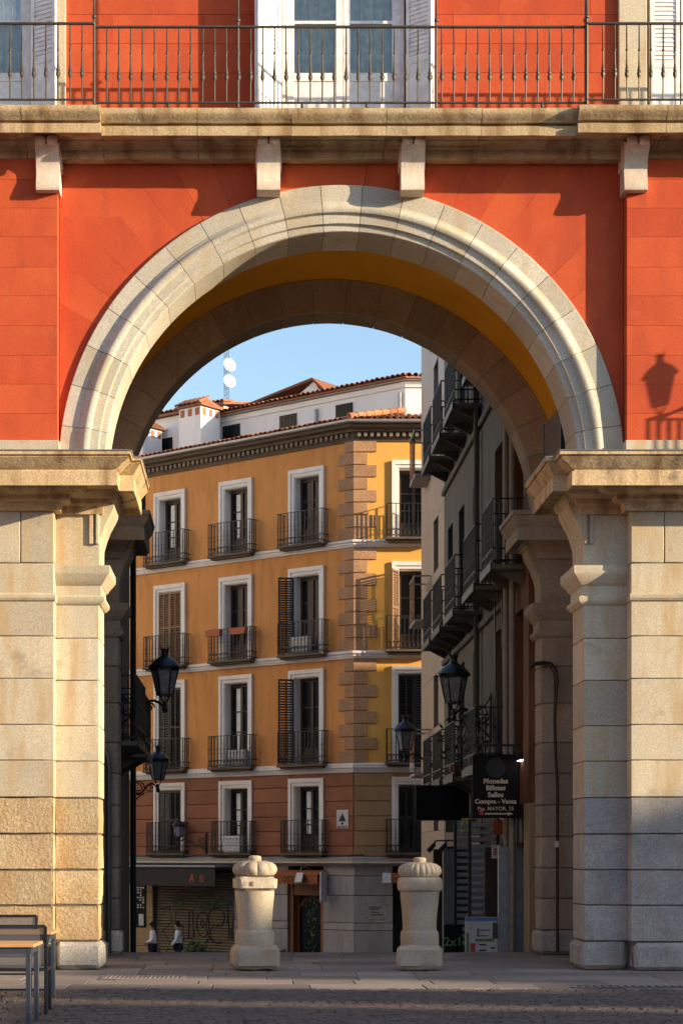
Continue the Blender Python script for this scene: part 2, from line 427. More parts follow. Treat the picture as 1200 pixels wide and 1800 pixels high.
# voussoirs
def voussoirs(prof, mat, parent, nv=21, gap=.0011, sub=5, jitter=0.0):
    for k in range(nv):
        a0, a1 = math.pi * k / nv + gap, math.pi * (k + 1) / nv - gap
        jy = random.uniform(-jitter, jitter)
        rings = []
        for i in range(sub + 1):
            a = a0 + (a1 - a0) * i / sub
            rings.append([(-r * math.cos(a), y + jy, ZC + r * math.sin(a)) for r, y in prof])
        MB().loft(rings).build('voussoir', mat, parent, smooth=True)
fa = link('front_arch', None, AB, label='grey granite archivolt with a projecting roll moulding')
voussoirs([(3.815, .12), (3.815, -.042), (3.805, -.05), (3.585, -.05), (3.575, -.066), (3.55, -.072), (3.525, -.098), (3.50, -.122), (3.46, -.130), (3.425, -.115),
           (3.405, -.075), (3.29, -.068), (3.275, -.03), (3.20, -.022), (3.188, -.010), (3.185, .01), (3.185, .74), (3.815, .74)], 'granite_arch', fa, jitter=.003)
mo = MB(); n = 60
rg = lambda r, y: [(-r * math.cos(math.pi * i / n), y, ZC + r * math.sin(math.pi * i / n)) for i in range(n + 1)]
mo.loft([rg(3.20, .02), rg(3.80, .02), rg(3.80, .73), rg(3.20, .73), rg(3.20, .02)], cap=False, closed=False)
mo.build('arch_mortar', 'mortar', fa)
ra = link('rear_arch', None, AB, label='shaded granite arch at the far side of the passage')
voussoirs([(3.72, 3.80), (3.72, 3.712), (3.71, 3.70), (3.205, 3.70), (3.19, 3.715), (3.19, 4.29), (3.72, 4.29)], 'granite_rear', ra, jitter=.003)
mo = MB(); mo.loft([rg(3.21, 3.73), rg(3.71, 3.73), rg(3.71, 4.26), rg(3.21, 4.26), rg(3.21, 3.73)], cap=False, closed=False)
mo.build('arch_mortar', 'mortar', ra)

# red stucco: pilaster courses and the scored spandrel
rw = link('red_wall', None, AB, label='brick-red stucco scored into blocks')
course = [10.9] + [Z(p) for p in (325, 375, 425, 478, 528, 580, 632, 682, 733, 780)]
for s in (-1, 1):
    for k in range(len(course) - 1):
        x = 3.812
        for w in (1.75, 1.6):
            MB().box(*sorted((s * (x + .0015), s * (x + w - .0015))), -.20, .10, course[k + 1] + .0008, course[k] - .0008, .0025).build('stucco_block', 'red', rw)
            x += w
    MB().box(*sorted((s * 3.84, s * 7.4)), -.17, .1, 6.95, 10.9).build('joint_backing', 'red_joint', rw)
    for x0, x1 in ((3.79, 5.5), (5.505, 7.3)):
        MB().box(*sorted((s * x0, s * x1)), -.235, .1, 6.75, Z(780) - .002, .008).build('plinth_stone', 'granite', rw)
RO = 3.815; XE = 3.81
aj = [R(30.4 + 6.1 * j) for j in range(10)]
zj = [Z(p) for p in (533, 480, 430, 380, 330)]
def outer(j):
    if j < 5:
        x = -RO * math.cos(aj[j]) - (zj[j] - ZC - RO * math.sin(aj[j])) / math.tan(aj[j]); return (max(-XE, x), zj[j])
    return (-RO * math.cos(aj[j]) - (ZT - ZC - RO * math.sin(aj[j])) / math.tan(aj[j]), ZT)
def arcp(a0, a1, n=6): return [(-RO * math.cos(a0 + (a1 - a0) * i / n), ZC + RO * math.sin(a0 + (a1 - a0) * i / n)) for i in range(n + 1)]
polys = [arcp(R(3), aj[0], 10) + [outer(0), (-XE, zj[0]), (-XE, ZC)]]
for j in range(9):
    p = arcp(aj[j], aj[j + 1]); q1, q0 = outer(j + 1), outer(j)
    p.append(q1)
    if j < 4: p += [(-XE, zj[j + 1]), (-XE, zj[j])]
    elif j == 4: p += [(-XE, ZT), (-XE, zj[4])]
    if q0[0] > -XE + .01: p.append(q0)
    polys.append(p)
def spandrel(p):
    cx = sum(a for a, b in p) / len(p); cz = sum(b for a, b in p) / len(p)
    k = lambda a, b, e: (a - e * (1 if a > cx else -1), b - e * (1 if b > cz else -1))
    b = MB(); f = [k(a, c, .0045) for a, c in p]; g = [k(a, c, .001) for a, c in p]
    b.loft([[(a, 0.0, c) for a, c in f], [(a, .004, c) for a, c in g], [(a, .11, c) for a, c in g]])
    b.build('stucco_block', 'red', rw)
for p in polys:
    spandrel(p); spandrel([(-a, b) for a, b in p])
q = outer(9)
spandrel(arcp(aj[9], math.pi - aj[9]) + [(-q[0], ZT), (q[0], ZT)])

# piers
courses = [995, 1060, 1122, 1196, 1276, 1338, 1402, 1466, 1529, 1591, 1654]
def pier(s, py, thick, front, mat, seed):
    """granite pier: s -1 left / 1 right; py its face, thick its depth; front adds the wall strip beside it"""
    P = link('pier', None, AB)
    random.seed(seed)
    xi, xo = 3.27, 3.852
    xo2 = xo if front else 4.6
    X = lambda a, b: sorted((s * a, s * b))
    g = .0014
    cc = MB(); cc.box(*X(xi + .03, xo2), py + .03, py + thick - .03, 0, 6.8)
    if front: cc.box(*X(xo + .04, 7.3), py - .23, py + thick, 0, 6.8)
    cc.build('pier_core', 'mortar', P)
    for k in range(len(courses) - 1):
        z1, z0 = Z(courses[k]), Z(courses[k + 1])
        m, amp, c = mat, .003, .0055
        if front and s < 0 and courses[k] >= 1400: m, amp, c = 'granite_worn', .014, .009
        elif front and s > 0 and courses[k] >= 1402: m, amp, c = 'granite_grey', .007, .008
        elif not front: c = .01
        if k == 0: continue
        MB().rock(*X(xi, xo2 + .02 if front else xo2), py, py + thick, z0 + g, z1 - g, c, amp, .13, 3, k + seed).build('stone_block', m, P, smooth=True)
        if front:
            xs = [xo, 5.55 + random.uniform(-.3, .3), 7.3]
            for i in range(2):
                MB().rock(*X(xs[i] + (0 if i == 0 else g), xs[i + 1] - g), py - .27, py + .1, z0 + g, z1 - g, c, amp, .15, 3, k * 3 + i + seed).build('stone_block', m, P, smooth=True)
    # plinth
    pm = 'granite_grey' if (front or mat != 'granite') else mat
    MB().rock(*X(xi - .06, xo2 + .02 if front else xo2), py - .06, py + thick + .04, 0, Z(1654), .04, .014, .12, 2.4, seed).build('plinth', pm, P, smooth=True)
    if front:
        MB().rock(*X(xo + (.03 if s > 0 else 0), 7.3), py - .32, py + .05, 0, Z(1654), .035, .014, .15, 2.4, seed + 5).build('plinth', pm, P, smooth=True)
    # necking mouldings of the capital, console block, frieze blocks
    def outl(o, os=None):
        os = o if os is None else os
        return [(s * (xi - os), py - o), (s * (xi - os), py + thick + o), (s * xo2, py + thick + o), (s * xo2, py - o)]
    def lo(prof, name, m):
        MB().loft([[(x, y, z) for x, y in outl(o, os)] for o, os, z in prof]).build(name, m, P, smooth=True)
    zz = Z
    lo([(0, 0, zz(1064)), (.02, .03, zz(1062)), (.05, .07, zz(1056)), (.05, .07, zz(1050)), (.02, .025, zz(1047)), (.02, .02, zz(1030)),
        (.05, .05, zz(1027)), (.07, .07, zz(1022)), (.12, .13, zz(1012)), (.13, .15, zz(1008)), (.13, .15, zz(996)), (.0, .0, zz(994))], 'capital_moulding', mat)
    prof = [(0, 0, zz(994)), (0, 0, zz(957)), (0, .005, zz(951)), (.0, .04, zz(935)), (.0, .09, zz(918)), (.0, .15, zz(904)), (.0, .19, zz(893)), (.0, .20, zz(884)), (.05, .24, zz(880)), (.08, .26, zz(868))]
    lo(prof, 'console_block', mat)
    if front:
        for a, w_, pr in ((.0, .045, .05), (.075, .06, .035)):
            MB().box(*X(xi + a, xi + a + w_), py - pr, py + .05, zz(957), zz(880), .008).build('console_rib', mat, P)
        xs = [xo, 4.30, 5.6, 7.3]
        for i in range(3):
            MB().rock(*X(xs[i] + (0 if i == 0 else g), xs[i + 1] - g), py - .27, py + .1, zz(995) + g, zz(878), .007, .003, .2, 3, i + seed).build('stone_block', mat, P, smooth=True)
            if i == 0: continue
            MB().rock(*X(xo if i == 1 else xs[i] + g, xs[i + 1] - g), py - .262, py + .1, zz(1060) + g, zz(995) - g, .006, .003, .2, 3, i + seed + 7).build('stone_block', mat, P, smooth=True)
        fm = MB()
        rr = []
        for o, z in ((0, 1062), (.02, 1060), (.035, 1056), (.035, 1051), (.0, 1047)):
            rr.append([(s * (xo - (.02 if o > 0 else 0)), py - .27 - o, zz(z)), (s * 7.3, py - .27 - o, zz(z)), (s * 7.3, py, zz(z)), (s * (xo - (.02 if o > 0 else 0)), py, zz(z))])
        fm.loft(rr).build('string_moulding', mat, P)
    # impost cornice
    O = 1.0 if front else .84
    def co(o):
        o *= O
        a = [(s * (xi - o), py - o), (s * (xi - o), py + thick + o * .75), (s * 7.3, py + thick + o * .75)]
        if front:
            k = xo - o * 1.78
            return a + [(s * 7.3, py - .27 - o * 1.22), (s * k, py - .27 - o * 1.22), (s * k, py - o)]
        return a[:2] + [(s * 4.7, py + thick + o * .75), (s * 4.7, py - o)]
    prof = [(.05, zz(905)), (.06, zz(892)), (.12, zz(888)), (.13, zz(880)), (.20, zz(876)), (.24, zz(870)), (.25, zz(866)), (.46, zz(864)), (.475, 6.38), (.50, 6.38), (.50, 6.565), (.48, 6.575), (.48, 6.59),
            (.505, 6.61), (.53, 6.65), (.565, 6.70), (.585, 6.73), (.57, 6.74), (.57, 6.752), (.60, 6.76), (.60, 6.805), (.3, 6.825)]
    MB().loft([[(x, y, z) for x, y in co(o)] for o, z in prof]).build('impost_cornice', 'granite_cornice' if front else mat, P, smooth=True)
    # lead capping
    cap = [[(x, y, z) for x, y in co(o)] for o, z in ((.607, 6.803), (.612, 6.815), (.59, 6.824), (.3, 6.834))]
    MB().loft(cap).build('lead_capping', 'grey_metal', P)
    return P
pier(-1, 0.0, .87, True, 'granite', 11)
pier(1, 0.0, .87, True, 'granite', 23)
pier(-1, 3.70, .60, False, 'granite_rear_shade', 31)
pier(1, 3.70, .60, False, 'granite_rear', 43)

# balcony cornice in stone lengths
bal = link('balcony_cornice', None, AB, label='weathered granite balcony slab on corbels')
MB().box(-7.3, 7.3, -.55, .7, 11.12, 11.34).build('slab_core', 'mortar', bal)
jx = [-7.3, -5.5, -4.22, -3.19, -1.925, -.69, .56, 1.81, 3.06, 4.22, 5.5, 7.3]
for i in range(len(jx) - 1):
    e = .10 if abs(jx[i] + jx[i + 1]) / 2 > 3.15 else 0
    pts = [(.05, 10.9), (-.20, 10.9), (-.20, 11.01), (-.23, 11.03), (-.24, 11.06), (-.30, 11.10), (-.30, 11.11), (-.60 - e, 11.09), (-.61 - e, 11.035), (-.655 - e, 11.03), (-.665 - e, 11.15),
           (-.60 - e, 11.165), (-.60 - e, 11.19), (-.67 - e, 11.19), (-.70 - e, 11.23), (-.745 - e, 11.27), (-.755 - e, 11.31), (-.75 - e, 11.355), (-.70 - e, 11.375), (.05, 11.40)]
    rings = []
    nseg = 7
    for k in range(nseg + 1):
        x = jx[i] + .003 + (jx[i + 1] - jx[i] - .006) * k / nseg
        rings.append([(x, y + (.008 * noise.noise((x * 2, z * 9, i)) if y < -.15 else 0), z + .006 * noise.noise((x * 2.3, y * 8, i + 5))) for y, z in pts])
    MB().loft(rings).build('cornice_stone', 'granite_cornice', bal, smooth=True)
# corbels
for cx in (-3.93, -.985, .935, 3.91, 6.4):
    cb = link('corbel', None, AB)
    w = .155
    prof = [(-.02, 10.43), (-.335, 10.43), (-.345, 10.46), (-.325, 10.56), (-.305, 10.66), (-.31, 10.76), (-.35, 10.86), (-.42, 10.93), (-.475, 10.965), (-.49, 10.985), (-.47, 11.0), (-.30, 11.085), (-.02, 11.085)]
    MB().ext([(cx - w, y, z) for y, z in prof], (2 * w, 0, 0)).build('scroll_body', 'limestone', cb, smooth=True)
    for dx in (-.078, .078):
        sp = MB(Matrix.Translation((cx + dx, -.49, 11.03)) @ Matrix.Rotation(R(90), 4, 'Y'))
        sp.lathe([(.001, -.078), (.045, -.07), (.066, -.03), (.07, .01), (.05, .06), (.001, .078)], (0, 0, 0), 14)
        sp.build('scroll_lobe', 'limestone', cb, smooth=True)
    MB().box(cx - w - .02, cx + w + .02, -.24, .0, 10.75, 11.05, .01).build('side_scroll', 'limestone', cb)

# upper storey: red courses between the windows, stone jambs
def red_panels(x0, x1, z0, z1, y):
    z = z0; k = 0
    while z < z1 - .01:
        zz = min(z + .395, z1); x = x0; first = True
        while x < x1 - .01:
            xx = min(x + (.62 if (first and k % 2) else 1.24), x1)
            if x1 - xx < .2: xx = x1
            MB().box(x + .0012, xx - .0012, y, y + .12, z + .0015, zz - .0015, .003).build('stucco_block', 'red', rw)
            x = xx; first = False
        z = zz; k += 1
    MB().box(x0, x1, y + .03, y + .6, z0, z1).build('joint_backing', 'red_joint', rw)
WIN = [(-5.02, -5.86, -4.18), (.03, -.80, .86), (5.02, 4.18, 5.86)]
red_panels(-3.72, -.83, 11.36, 14.35, .04)
red_panels(.89, 3.74, 11.36, 14.35, .04)
red_panels(-7.2, 7.2, 14.36, 15.9, .04)
for a, b in ((-4.12, -3.72), (3.74, 4.12), (-6.3, -5.9), (5.9, 6.3)):
    MB().box(a, b, -.03, .5, 11.36, 14.35, .008).build('stone_jamb', 'granite', AB)
MB().box(-7.2, 7.2, -.0, .10, 11.36, 11.60, .006).build('skirting_stone', 'granite_grey', AB)
for cx, a, b in WIN:
    W = link('french_window', None, AB)
    MB().box(a - .03, b + .03, 1.2, 1.25, 11.3, 14.4).build('room_wall', 'curtain', W)
    f = MB()
    f.box(a, a + .07, .12, .22, 11.38, 14.3, .006); f.box(b - .07, b, .12, .22, 11.38, 14.3, .006); f.box(a, b, .121, .219, 14.2, 14.3)
    f.build('window_frame', 'white_paint', W)
    MB().box(a - .02, b + .02, -.02, .3, 11.36, 11.43, .006).build('sill', 'granite_grey', W)
    mid = (a + b) / 2; half = (b - a) / 2 - .07
    for s in (-1, 1):
        x0, x1 = (mid - half, mid - .004) if s < 0 else (mid + .004, mid + half)
        L_ = MB(); st_ = .095
        L_.box(x0, x0 + st_, .14, .19, 11.44, 14.2, .006); L_.box(x1 - st_, x1, .14, .19, 11.44, 14.2, .006)
        for z0, z1 in ((11.44, 11.52), (12.08, 12.19), (12.86, 12.90), (13.5, 13.54), (14.1, 14.19)):
            L_.box(x0 + st_, x1 - st_, .142, .188, z0, z1)
        L_.box(x0 + st_, x1 - st_, .155, .175, 11.52, 12.08)
        lf = L_.build('door_leaf', 'white_paint', W)
        for z0, z1 in ((12.19, 12.86), (12.90, 13.5), (13.54, 14.1)):
            MB().add([(x0 + st_, .165, z0), (x1 - st_, .165, z0), (x1 - st_, .165, z1), (x0 + st_, .165, z1)], [(0, 1, 2, 3)]).build('pane', 'glass', lf)
        # curtain gathered to one side
        cu = MB(); rr = [[], []]; nn = 36
        for i in range(nn + 1):
            t = i / nn
            for q_, z in ((0, 11.7), (1, 14.2)):
                xa = x0 + .02 + (x1 - x0 - .04) * (.28 + .5 * t if q_ == 0 else .2 + .6 * t)
                rr[q_].append((xa, .225 + .014 * math.sin(t * 40) + .010 * math.sin(t * 17 + s), z))
        cu.loft(rr, cap=False, closed=False); cu.build('curtain', 'curtain', W, smooth=True)
        MB().box(x0 + .02, x1 - .02, .262, .266, 11.5, 14.25).build('net_curtain', 'net', W)
    # shutters folded out from the jambs, louvred above a solid panel
    def shutter(hx, hy, ang, w):
        T = Matrix.Translation((hx, hy, 0)) @ Matrix.Rotation(ang, 4, 'Z')
        b_ = MB(T); b_.box(0, .05, -.02, .02, 11.44, 14.2); b_.box(w - .05, w, -.02, .02, 11.44, 14.2)
        for z0, z1 in ((11.44, 11.5), (12.22, 12.32), (14.1, 14.2)): b_.box(.05, w - .05, -.02, .02, z0, z1)
        b_.box(.05, w - .05, -.012, .012, 11.5, 12.22); b_.box(.05, w - .05, -.004, .004, 12.32, 14.1)
        sh = b_.build('shutter', 'white_paint', W)
        lv = None
        for i in range(29):
            z = 12.335 + i * .06
            s_ = MB(T); s_.loft([[(x, -.018, z), (x, -.012, z - .004), (x, .018, z + .036), (x, .012, z + .04)] for x in (.05, w - .05)])
            s_.build('louvre', 'white_paint', sh)
    if cx == WIN[1][0]:
        shutter(a - .02, -.01, R(180 + 38), .40); shutter(a - .36, -.24, R(0 - 352 + 30), .0 + .36)
        shutter(b + .02, -.01, R(-38), .40); shutter(b + .36, -.24, R(180 - 38), .36)
    elif cx < 0:
        shutter(b + .0, -.01, R(-30), .40)
    else:
        shutter(a + .0, .06, R(0), .40); shutter(a + .42, .06, R(0), .40); shutter(a + .84, .06, R(0), .40); shutter(a + 1.25, .06, R(0), .40)
# iron railing
rl = link('balcony_railing', None, AB, label='dark wrought-iron balcony railing with knobbed balusters')
segs = [(-7.2, -3.27, -.80), (-3.27, 3.17, -.70), (3.17, 7.2, -.80)]
hr = MB()
for x0, x1, y in segs:
    hr.box(x0, x1, y - .024, y + .024, 12.425, 12.45, .004); hr.box(x0, x1, y - .018, y + .018, 11.432, 11.452, .003)
for x in (-3.27, 3.17):
    hr.box(x - .02, x + .02, -.80, -.70, 12.427, 12.448); hr.box(x - .016, x + .016, -.80, -.70, 11.434, 11.45)
hr.build('handrail', 'iron', rl)
bp_ = [(.0105, 0), (.0105, .26), (.014, .28), (.024, .30), (.030, .325), (.027, .35), (.018, .365), (.024, .375), (.024, .39), (.018, .41), (.0135, .47), (.0105, .60), (.0105, .625), (.018, .635), (.018, .65), (.0105, .66), (.0095, .98)]
bme = MB().lathe(bp_, n=8).mesh('baluster', 'iron', True)
for x0, x1, y in segs:
    nb = int((x1 - x0 - .12) / .157)
    for i in range(nb):
        x = x0 + .06 + .157 * (i + .5) + ((x1 - x0 - .12) - nb * .157) / 2
        link('baluster', bme, rl, Matrix.Translation((x, y, 11.45)) @ Matrix.Rotation(random.uniform(-.006, .006), 4, 'Y'))
for x, y in ((-3.27, -.80), (-1.39, -.70), (1.21, -.70), (3.17, -.80), (3.17, -.70)):
    pz = MB().lathe([(.018, 11.38), (.018, 12.5), (.03, 12.51), (.03, 12.54), (.015, 12.56), (.013, 12.9), (.024, 12.93), (.013, 12.96), (.012, 14.6 if x * y != -3.17 * .70 else 12.58)], (x, y, 0), 8)
    pz.build('post', 'iron', rl, smooth=True)
ft = MB()
for x in (-2.3, -.55, .3, 1.75, 2.6): ft.lathe([(.012, 11.37), (.022, 11.385), (.022, 11.40), (.012, 11.44)], (x, -.70, 0), 8)
ft.build('foot', 'iron', rl)

# buildings round the plaza whose shadow lies over the foot of the arch
pb = thing('plaza_building', (62, -40, 0), 'long tiled building on the sunny side of the plaza, out of frame', 'building')
HB = 17.25
MB().box(60.35, 72, -110, 20, 0, 14.5).build('wall', 'red', pb)
MB().box(60.0, 60.35, -110, 20, 0, 14.4).build('street_front', 'red', pb)
# unseen parapet, its two slanting gaps shaped to throw the light streaks
gap = [(lambda z: -29.55 + (16.9 - z) * .73, .22), (lambda z: -26.75 + (17.37 - z) * .774, .85)]
zb = 14.4
def par(ya, yb):      # ya, yb: (y at top, y at bottom)
    MB().ext([(60.0, ya[0], HB), (60.0, yb[0], HB), (60.0, yb[1], zb), (60.0, ya[1], zb)], (.3, 0, 0)).build('parapet', 'red', pb)
e = [(-110, -110)]
for f_, w_ in gap:
    e += [(f_(HB) - w_, f_(zb) - w_), (f_(HB) + w_, f_(zb) + w_)]
e.append((20, 20))
for a_ in range(0, len(e), 2): par(e[a_], e[a_ + 1])
MB().box(60.02, 60.28, -27.2, -23.2, zb, 15.55).build('parapet', 'red', pb)

pb2 = thing('sunlit_plaza_building', (-58, -50, 0), 'long red sunlit building on the far left side of the plaza, out of frame', 'building')
MB().box(-70, -58, -100, -2, 0, 17).build('wall', 'red_old', pb2)
MB().box(-70.4, -57.6, -100.4, -1.6, 17, 17.6).build('eaves', 'eave', pb2)
pb3 = thing('shaded_plaza_building', (0, -100, 0), 'long red building behind the camera across the plaza, out of frame', 'building')
MB().box(-70, 72, -112, -101, 0, 17).build('wall', 'red', pb3)
MB().box(-70.4, 72.4, -112.4, -100.6, 17, 17.6).build('eaves', 'eave', pb3)

# ------------------------------------------------------------------ corner building at the end of the street
CX, CY = 2.02, 33.0
GL = -2.35
CB = thing('corner_building', (CX, CY, GL), 'ochre corner building with rusty quoins, white window surrounds and iron balconies', 'building')
TL = frame((CX, CY, 0), (-.772, .635), (-.635, -.772))      # left face: x runs away from the corner, y points out
TR = frame((CX, CY, 0), (1, 0), (0, -1))                    # right face
WC_L = [1.86, 4.80, 7.72, 10.65]; WC_R = [1.89, 4.75, 7.6]
ROWS = [(11.50, 13.98, 13.72), (8.00, 10.80, 10.55), (4.48, 7.55, 7.28), (1.66, 4.04, 3.80)]   # balcony floor, surround top, opening top
WT = 14.62
OPW = 1.02
def face_wall(T, length, wcs, z0, z1, mat, name, rows):
    b = MB(T); edges = []
    for w in wcs: edges += [w - OPW / 2, w + OPW / 2]
    xs = [0.0] + edges + [length]
    for i in range(0, len(xs) - 1, 2): b.box(xs[i], xs[i + 1], -.42, 0, z0, z1)
    for w in wcs:
        zs = [z0] + [t for r in sorted(rows) for t in (r[0], r[2])] + [z1]
        for i in range(0, len(zs) - 1, 2):
            if zs[i + 1] > zs[i] + .001: b.box(w - OPW / 2, w + OPW / 2, -.42, 0, zs[i], zs[i + 1])
    return b.build(name, mat, CB)
up = ROWS[:3]
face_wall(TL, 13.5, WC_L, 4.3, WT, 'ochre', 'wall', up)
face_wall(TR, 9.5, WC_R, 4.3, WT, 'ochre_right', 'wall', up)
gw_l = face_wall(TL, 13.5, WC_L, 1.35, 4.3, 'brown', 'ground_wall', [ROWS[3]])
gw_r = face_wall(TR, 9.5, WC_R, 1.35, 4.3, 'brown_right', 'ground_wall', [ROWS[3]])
# interior blocker
bk = MB(TL); bk.box(0.3, 13.3, -7.0, -.9, GL, 15.2); bk.build('inner_core', 'dark', CB)
bk = MB(TR); bk.box(0.6, 9.3, -7.0, -.9, GL, 15.2); bk.build('inner_core', 'dark', CB)
# rusticated courses of the mezzanine
def rustic(T, length, wcs, mat, par):
    z = 1.52
    hs = [.33, .47, .47, .47, .47, .42]
    for h in hs:
        xs = [(.012)] + [t for w in wcs for t in (w - .66, w + .66)] + [length]
        for i in range(0, len(xs) - 1, 2):
            MB(T).box(xs[i], xs[i + 1], -.02, .035, z + .018, z + h - .012, .014).build('rustic_block', mat, par)
        z += h
rustic(TL, 13.5, WC_L, 'brown', gw_l); rustic(TR, 9.5, WC_R, 'brown_right', gw_r)
# quoins
k = 0
for z0, z1 in ((4.46, 7.74), (7.98, 11.24), (11.46, 14.6)):
    nq = 8; h = (z1 - z0) / nq
    for i in range(nq):
        a, c = ((.33, .70) if (k + i) % 2 else (.58, .41))
        b = MB(); zz0, zz1 = z0 + i * h + .012, z0 + (i + 1) * h - .012; e = .05
        pts = []
        L2 = lambda t, o: (TL @ Vector((t, o, 0)))
        R2 = lambda t, o: (TR @ Vector((t, o, 0)))
        cor = lambda o: Vector((CX - o * (1 - .772) / .635, CY - o, 0))
        def ringq(o, ins, z): return [Vector((p.x, p.y, z)) for p in (L2(a - ins, -.02), L2(a - ins, o), cor(o), R2(c - ins, o), R2(c - ins, -.02))]
        b.loft([ringq(e - .015, .015, zz0), ringq(e, 0, zz0 + .015), ringq(e, 0, zz1 - .015), ringq(e - .015, .015, zz1)])
        b.build('quoin', 'quoin', CB)
    k += nq
# string courses (run round the corner)
def band(prof, mat, name, lenl=13.5, lenr=9.5, par=CB):
    b = MB(); rings = []
    ends = [TL @ Vector((lenl, 0, 0)), None, TR @ Vector((lenr, 0, 0))]
    nl, nr = Vector((-.635, -.772, 0)), Vector((0, -1, 0))
    cv = lambda o: Vector((CX - o * (1 - .772) / .635, CY - o, 0))
    for which in (0, 1, 2):
        ring = []
        for o, z in prof:
            p = (ends[0] + nl * o) if which == 0 else cv(o) if which == 1 else ends[2] + nr * o
            ring.append((p.x, p.y, z))
        rings.append(ring)
    b.loft(rings); return b.build(name, mat, par)
for z0, z1 in ((11.24, 11.46), (7.75, 7.98), (4.17, 4.46)):
    band([(-.1, z0), (.06, z0), (.07, z0 + .05), (.10, z0 + .06), (.11, z0 + .12), (.16, z0 + .14), (.17, z1 - .03), (.12, z1), (-.1, z1)], 'white_trim', 'string_course')
# top cornice with dentils, gutter, roof
band([(-.1, 14.55), (.05, 14.55), (.07, 14.62), (.10, 14.64), (.10, 14.80), (.22, 14.82), (.24, 14.90), (.42, 14.93), (.45, 15.04), (.48, 15.05), (.48, 15.12), (-.1, 15.12)], 'eave', 'cornice')
dn = MB(TL); x = .1
while x < 13.4: dn.box(x, x + .10, .09, .20, 14.67, 14.795); x += .2
dn.T = TR; x = .1
while x < 9.4: dn.box(x, x + .10, .09, .20, 14.67, 14.795); x += .2
dn.build('dentil_band', 'dentil', CB, kind='stuff')
band([(.49, 15.03), (.56, 15.02), (.62, 15.05), (.63, 15.11), (.60, 15.11), (.58, 15.07), (.52, 15.06), (.50, 15.10)], 'grey_metal', 'gutter')
# lower roof: sloped beds and barrel tiles
rf = link('roof', None, CB, label='terracotta barrel-tile roof')
SL = math.atan2(.74, 2.55)
def roof_bed(T, length, x0, depth):
    b = MB(T); b.ext([(x0, .55, 15.10), (length, .55, 15.10), (length, .55 - depth, 15.10 + depth * math.tan(SL)), (x0, .55 - depth, 15.10 + depth * math.tan(SL))], (0, 0, .05))
    return b.build('roof_bed', 'tile', rf)
roof_bed(TL, 13.5, -.1, 2.6); roof_bed(TR, 9.5, -.1, 2.0)
def half_tile(r, l, name='roof_tile'):
    b = MB(); rings = []
    for y, rr in ((0, r), (-l, r * .82)):
        rings.append([(rr * math.cos(math.pi * i / 6), y, rr * math.sin(math.pi * i / 6)) for i in range(7)] + [((rr - .014) * math.cos(math.pi * (6 - i) / 6), y, (rr - .014) * math.sin(math.pi * (6 - i) / 6)) for i in range(7)])
    b.loft(rings); return b.mesh(name, 'tile', True)
tme = half_tile(.085, .62)
def tiles(T, x0, x1, y0, z0, slope, rows_, dx=.20, lim=None):
    x = x0
    while x < x1:
        for r in range(rows_):
            d = r * .56
            if lim and d > lim(x): break
            link('roof_tile', tme, rf, T @ Matrix.Translation((x + random.uniform(-.01, .01), y0 - d * math.cos(slope), z0 + d * math.sin(slope) + random.uniform(-.008, .012))) @ Matrix.Rotation(-slope, 4, 'X') @ Matrix.Rotation(random.uniform(-.03, .03), 4, 'Z'))
        x += dx
tiles(TL, .1, 10.2, .58, 15.13, SL, 2)
tiles(TR, .0, 4.6, .58, 15.13, SL, 3)
hp = MB()
p0 = Vector((CX - .2, CY - .62, 15.2)); p1 = Vector((CX + 1.65, CY + 1.1, 15.80))
for i in range(7):
    q0, q1 = p0.lerp(p1, i / 7), p0.lerp(p1, (i + 1.12) / 7)
    t = MB().tube([q0, q1], [.105, .085], 8).build('hip_tile', 'tile', rf, smooth=True)

# windows and balconies
def railing(T, x0, x1, d, z, h, par, mat='black_iron', lattice=True):
    b = MB(T); t = .012
    for zz in (z + h, z + .05, z + .24):
        b.box(x0, x1, d - .02, d, zz - .012, zz + .012)
        for x in (x0, x1): b.box(x - .012, x + .012, 0, d, zz - .012, zz + .012)
    n = max(3, int((x1 - x0) / .135))
    for i in range(n + 1):
        x = x0 + (x1 - x0) * i / n; b.box(x - t, x + t, d - .02, d - .002, z, z + h)
        b.box(x - t * 1.5, x + t * 1.5, d - .024, d + .004, z + h * .55, z + h * .60)
        b.box(x - t * 1.5, x + t * 1.5, d - .024, d + .004, z + h * .42, z + h * .46)
    for x in (x0, x1):
        for i in range(1, 4): b.box(x - t, x + t, d * i / 4 - t, d * i / 4 + t, z, z + h)
    if lattice:
        for i in range(n):
            xa, xb = x0 + (x1 - x0) * i / n, x0 + (x1 - x0) * (i + 1) / n; xm = (xa + xb) / 2
            pts = [(xm + (xb - xa) * .42 * math.cos(a * math.pi / 4), d - .01, z + .145 + .08 * math.sin(a * math.pi / 4)) for a in range(9)]
            b.tube(pts, .009, 4)
    return b.build('railing', mat, par)
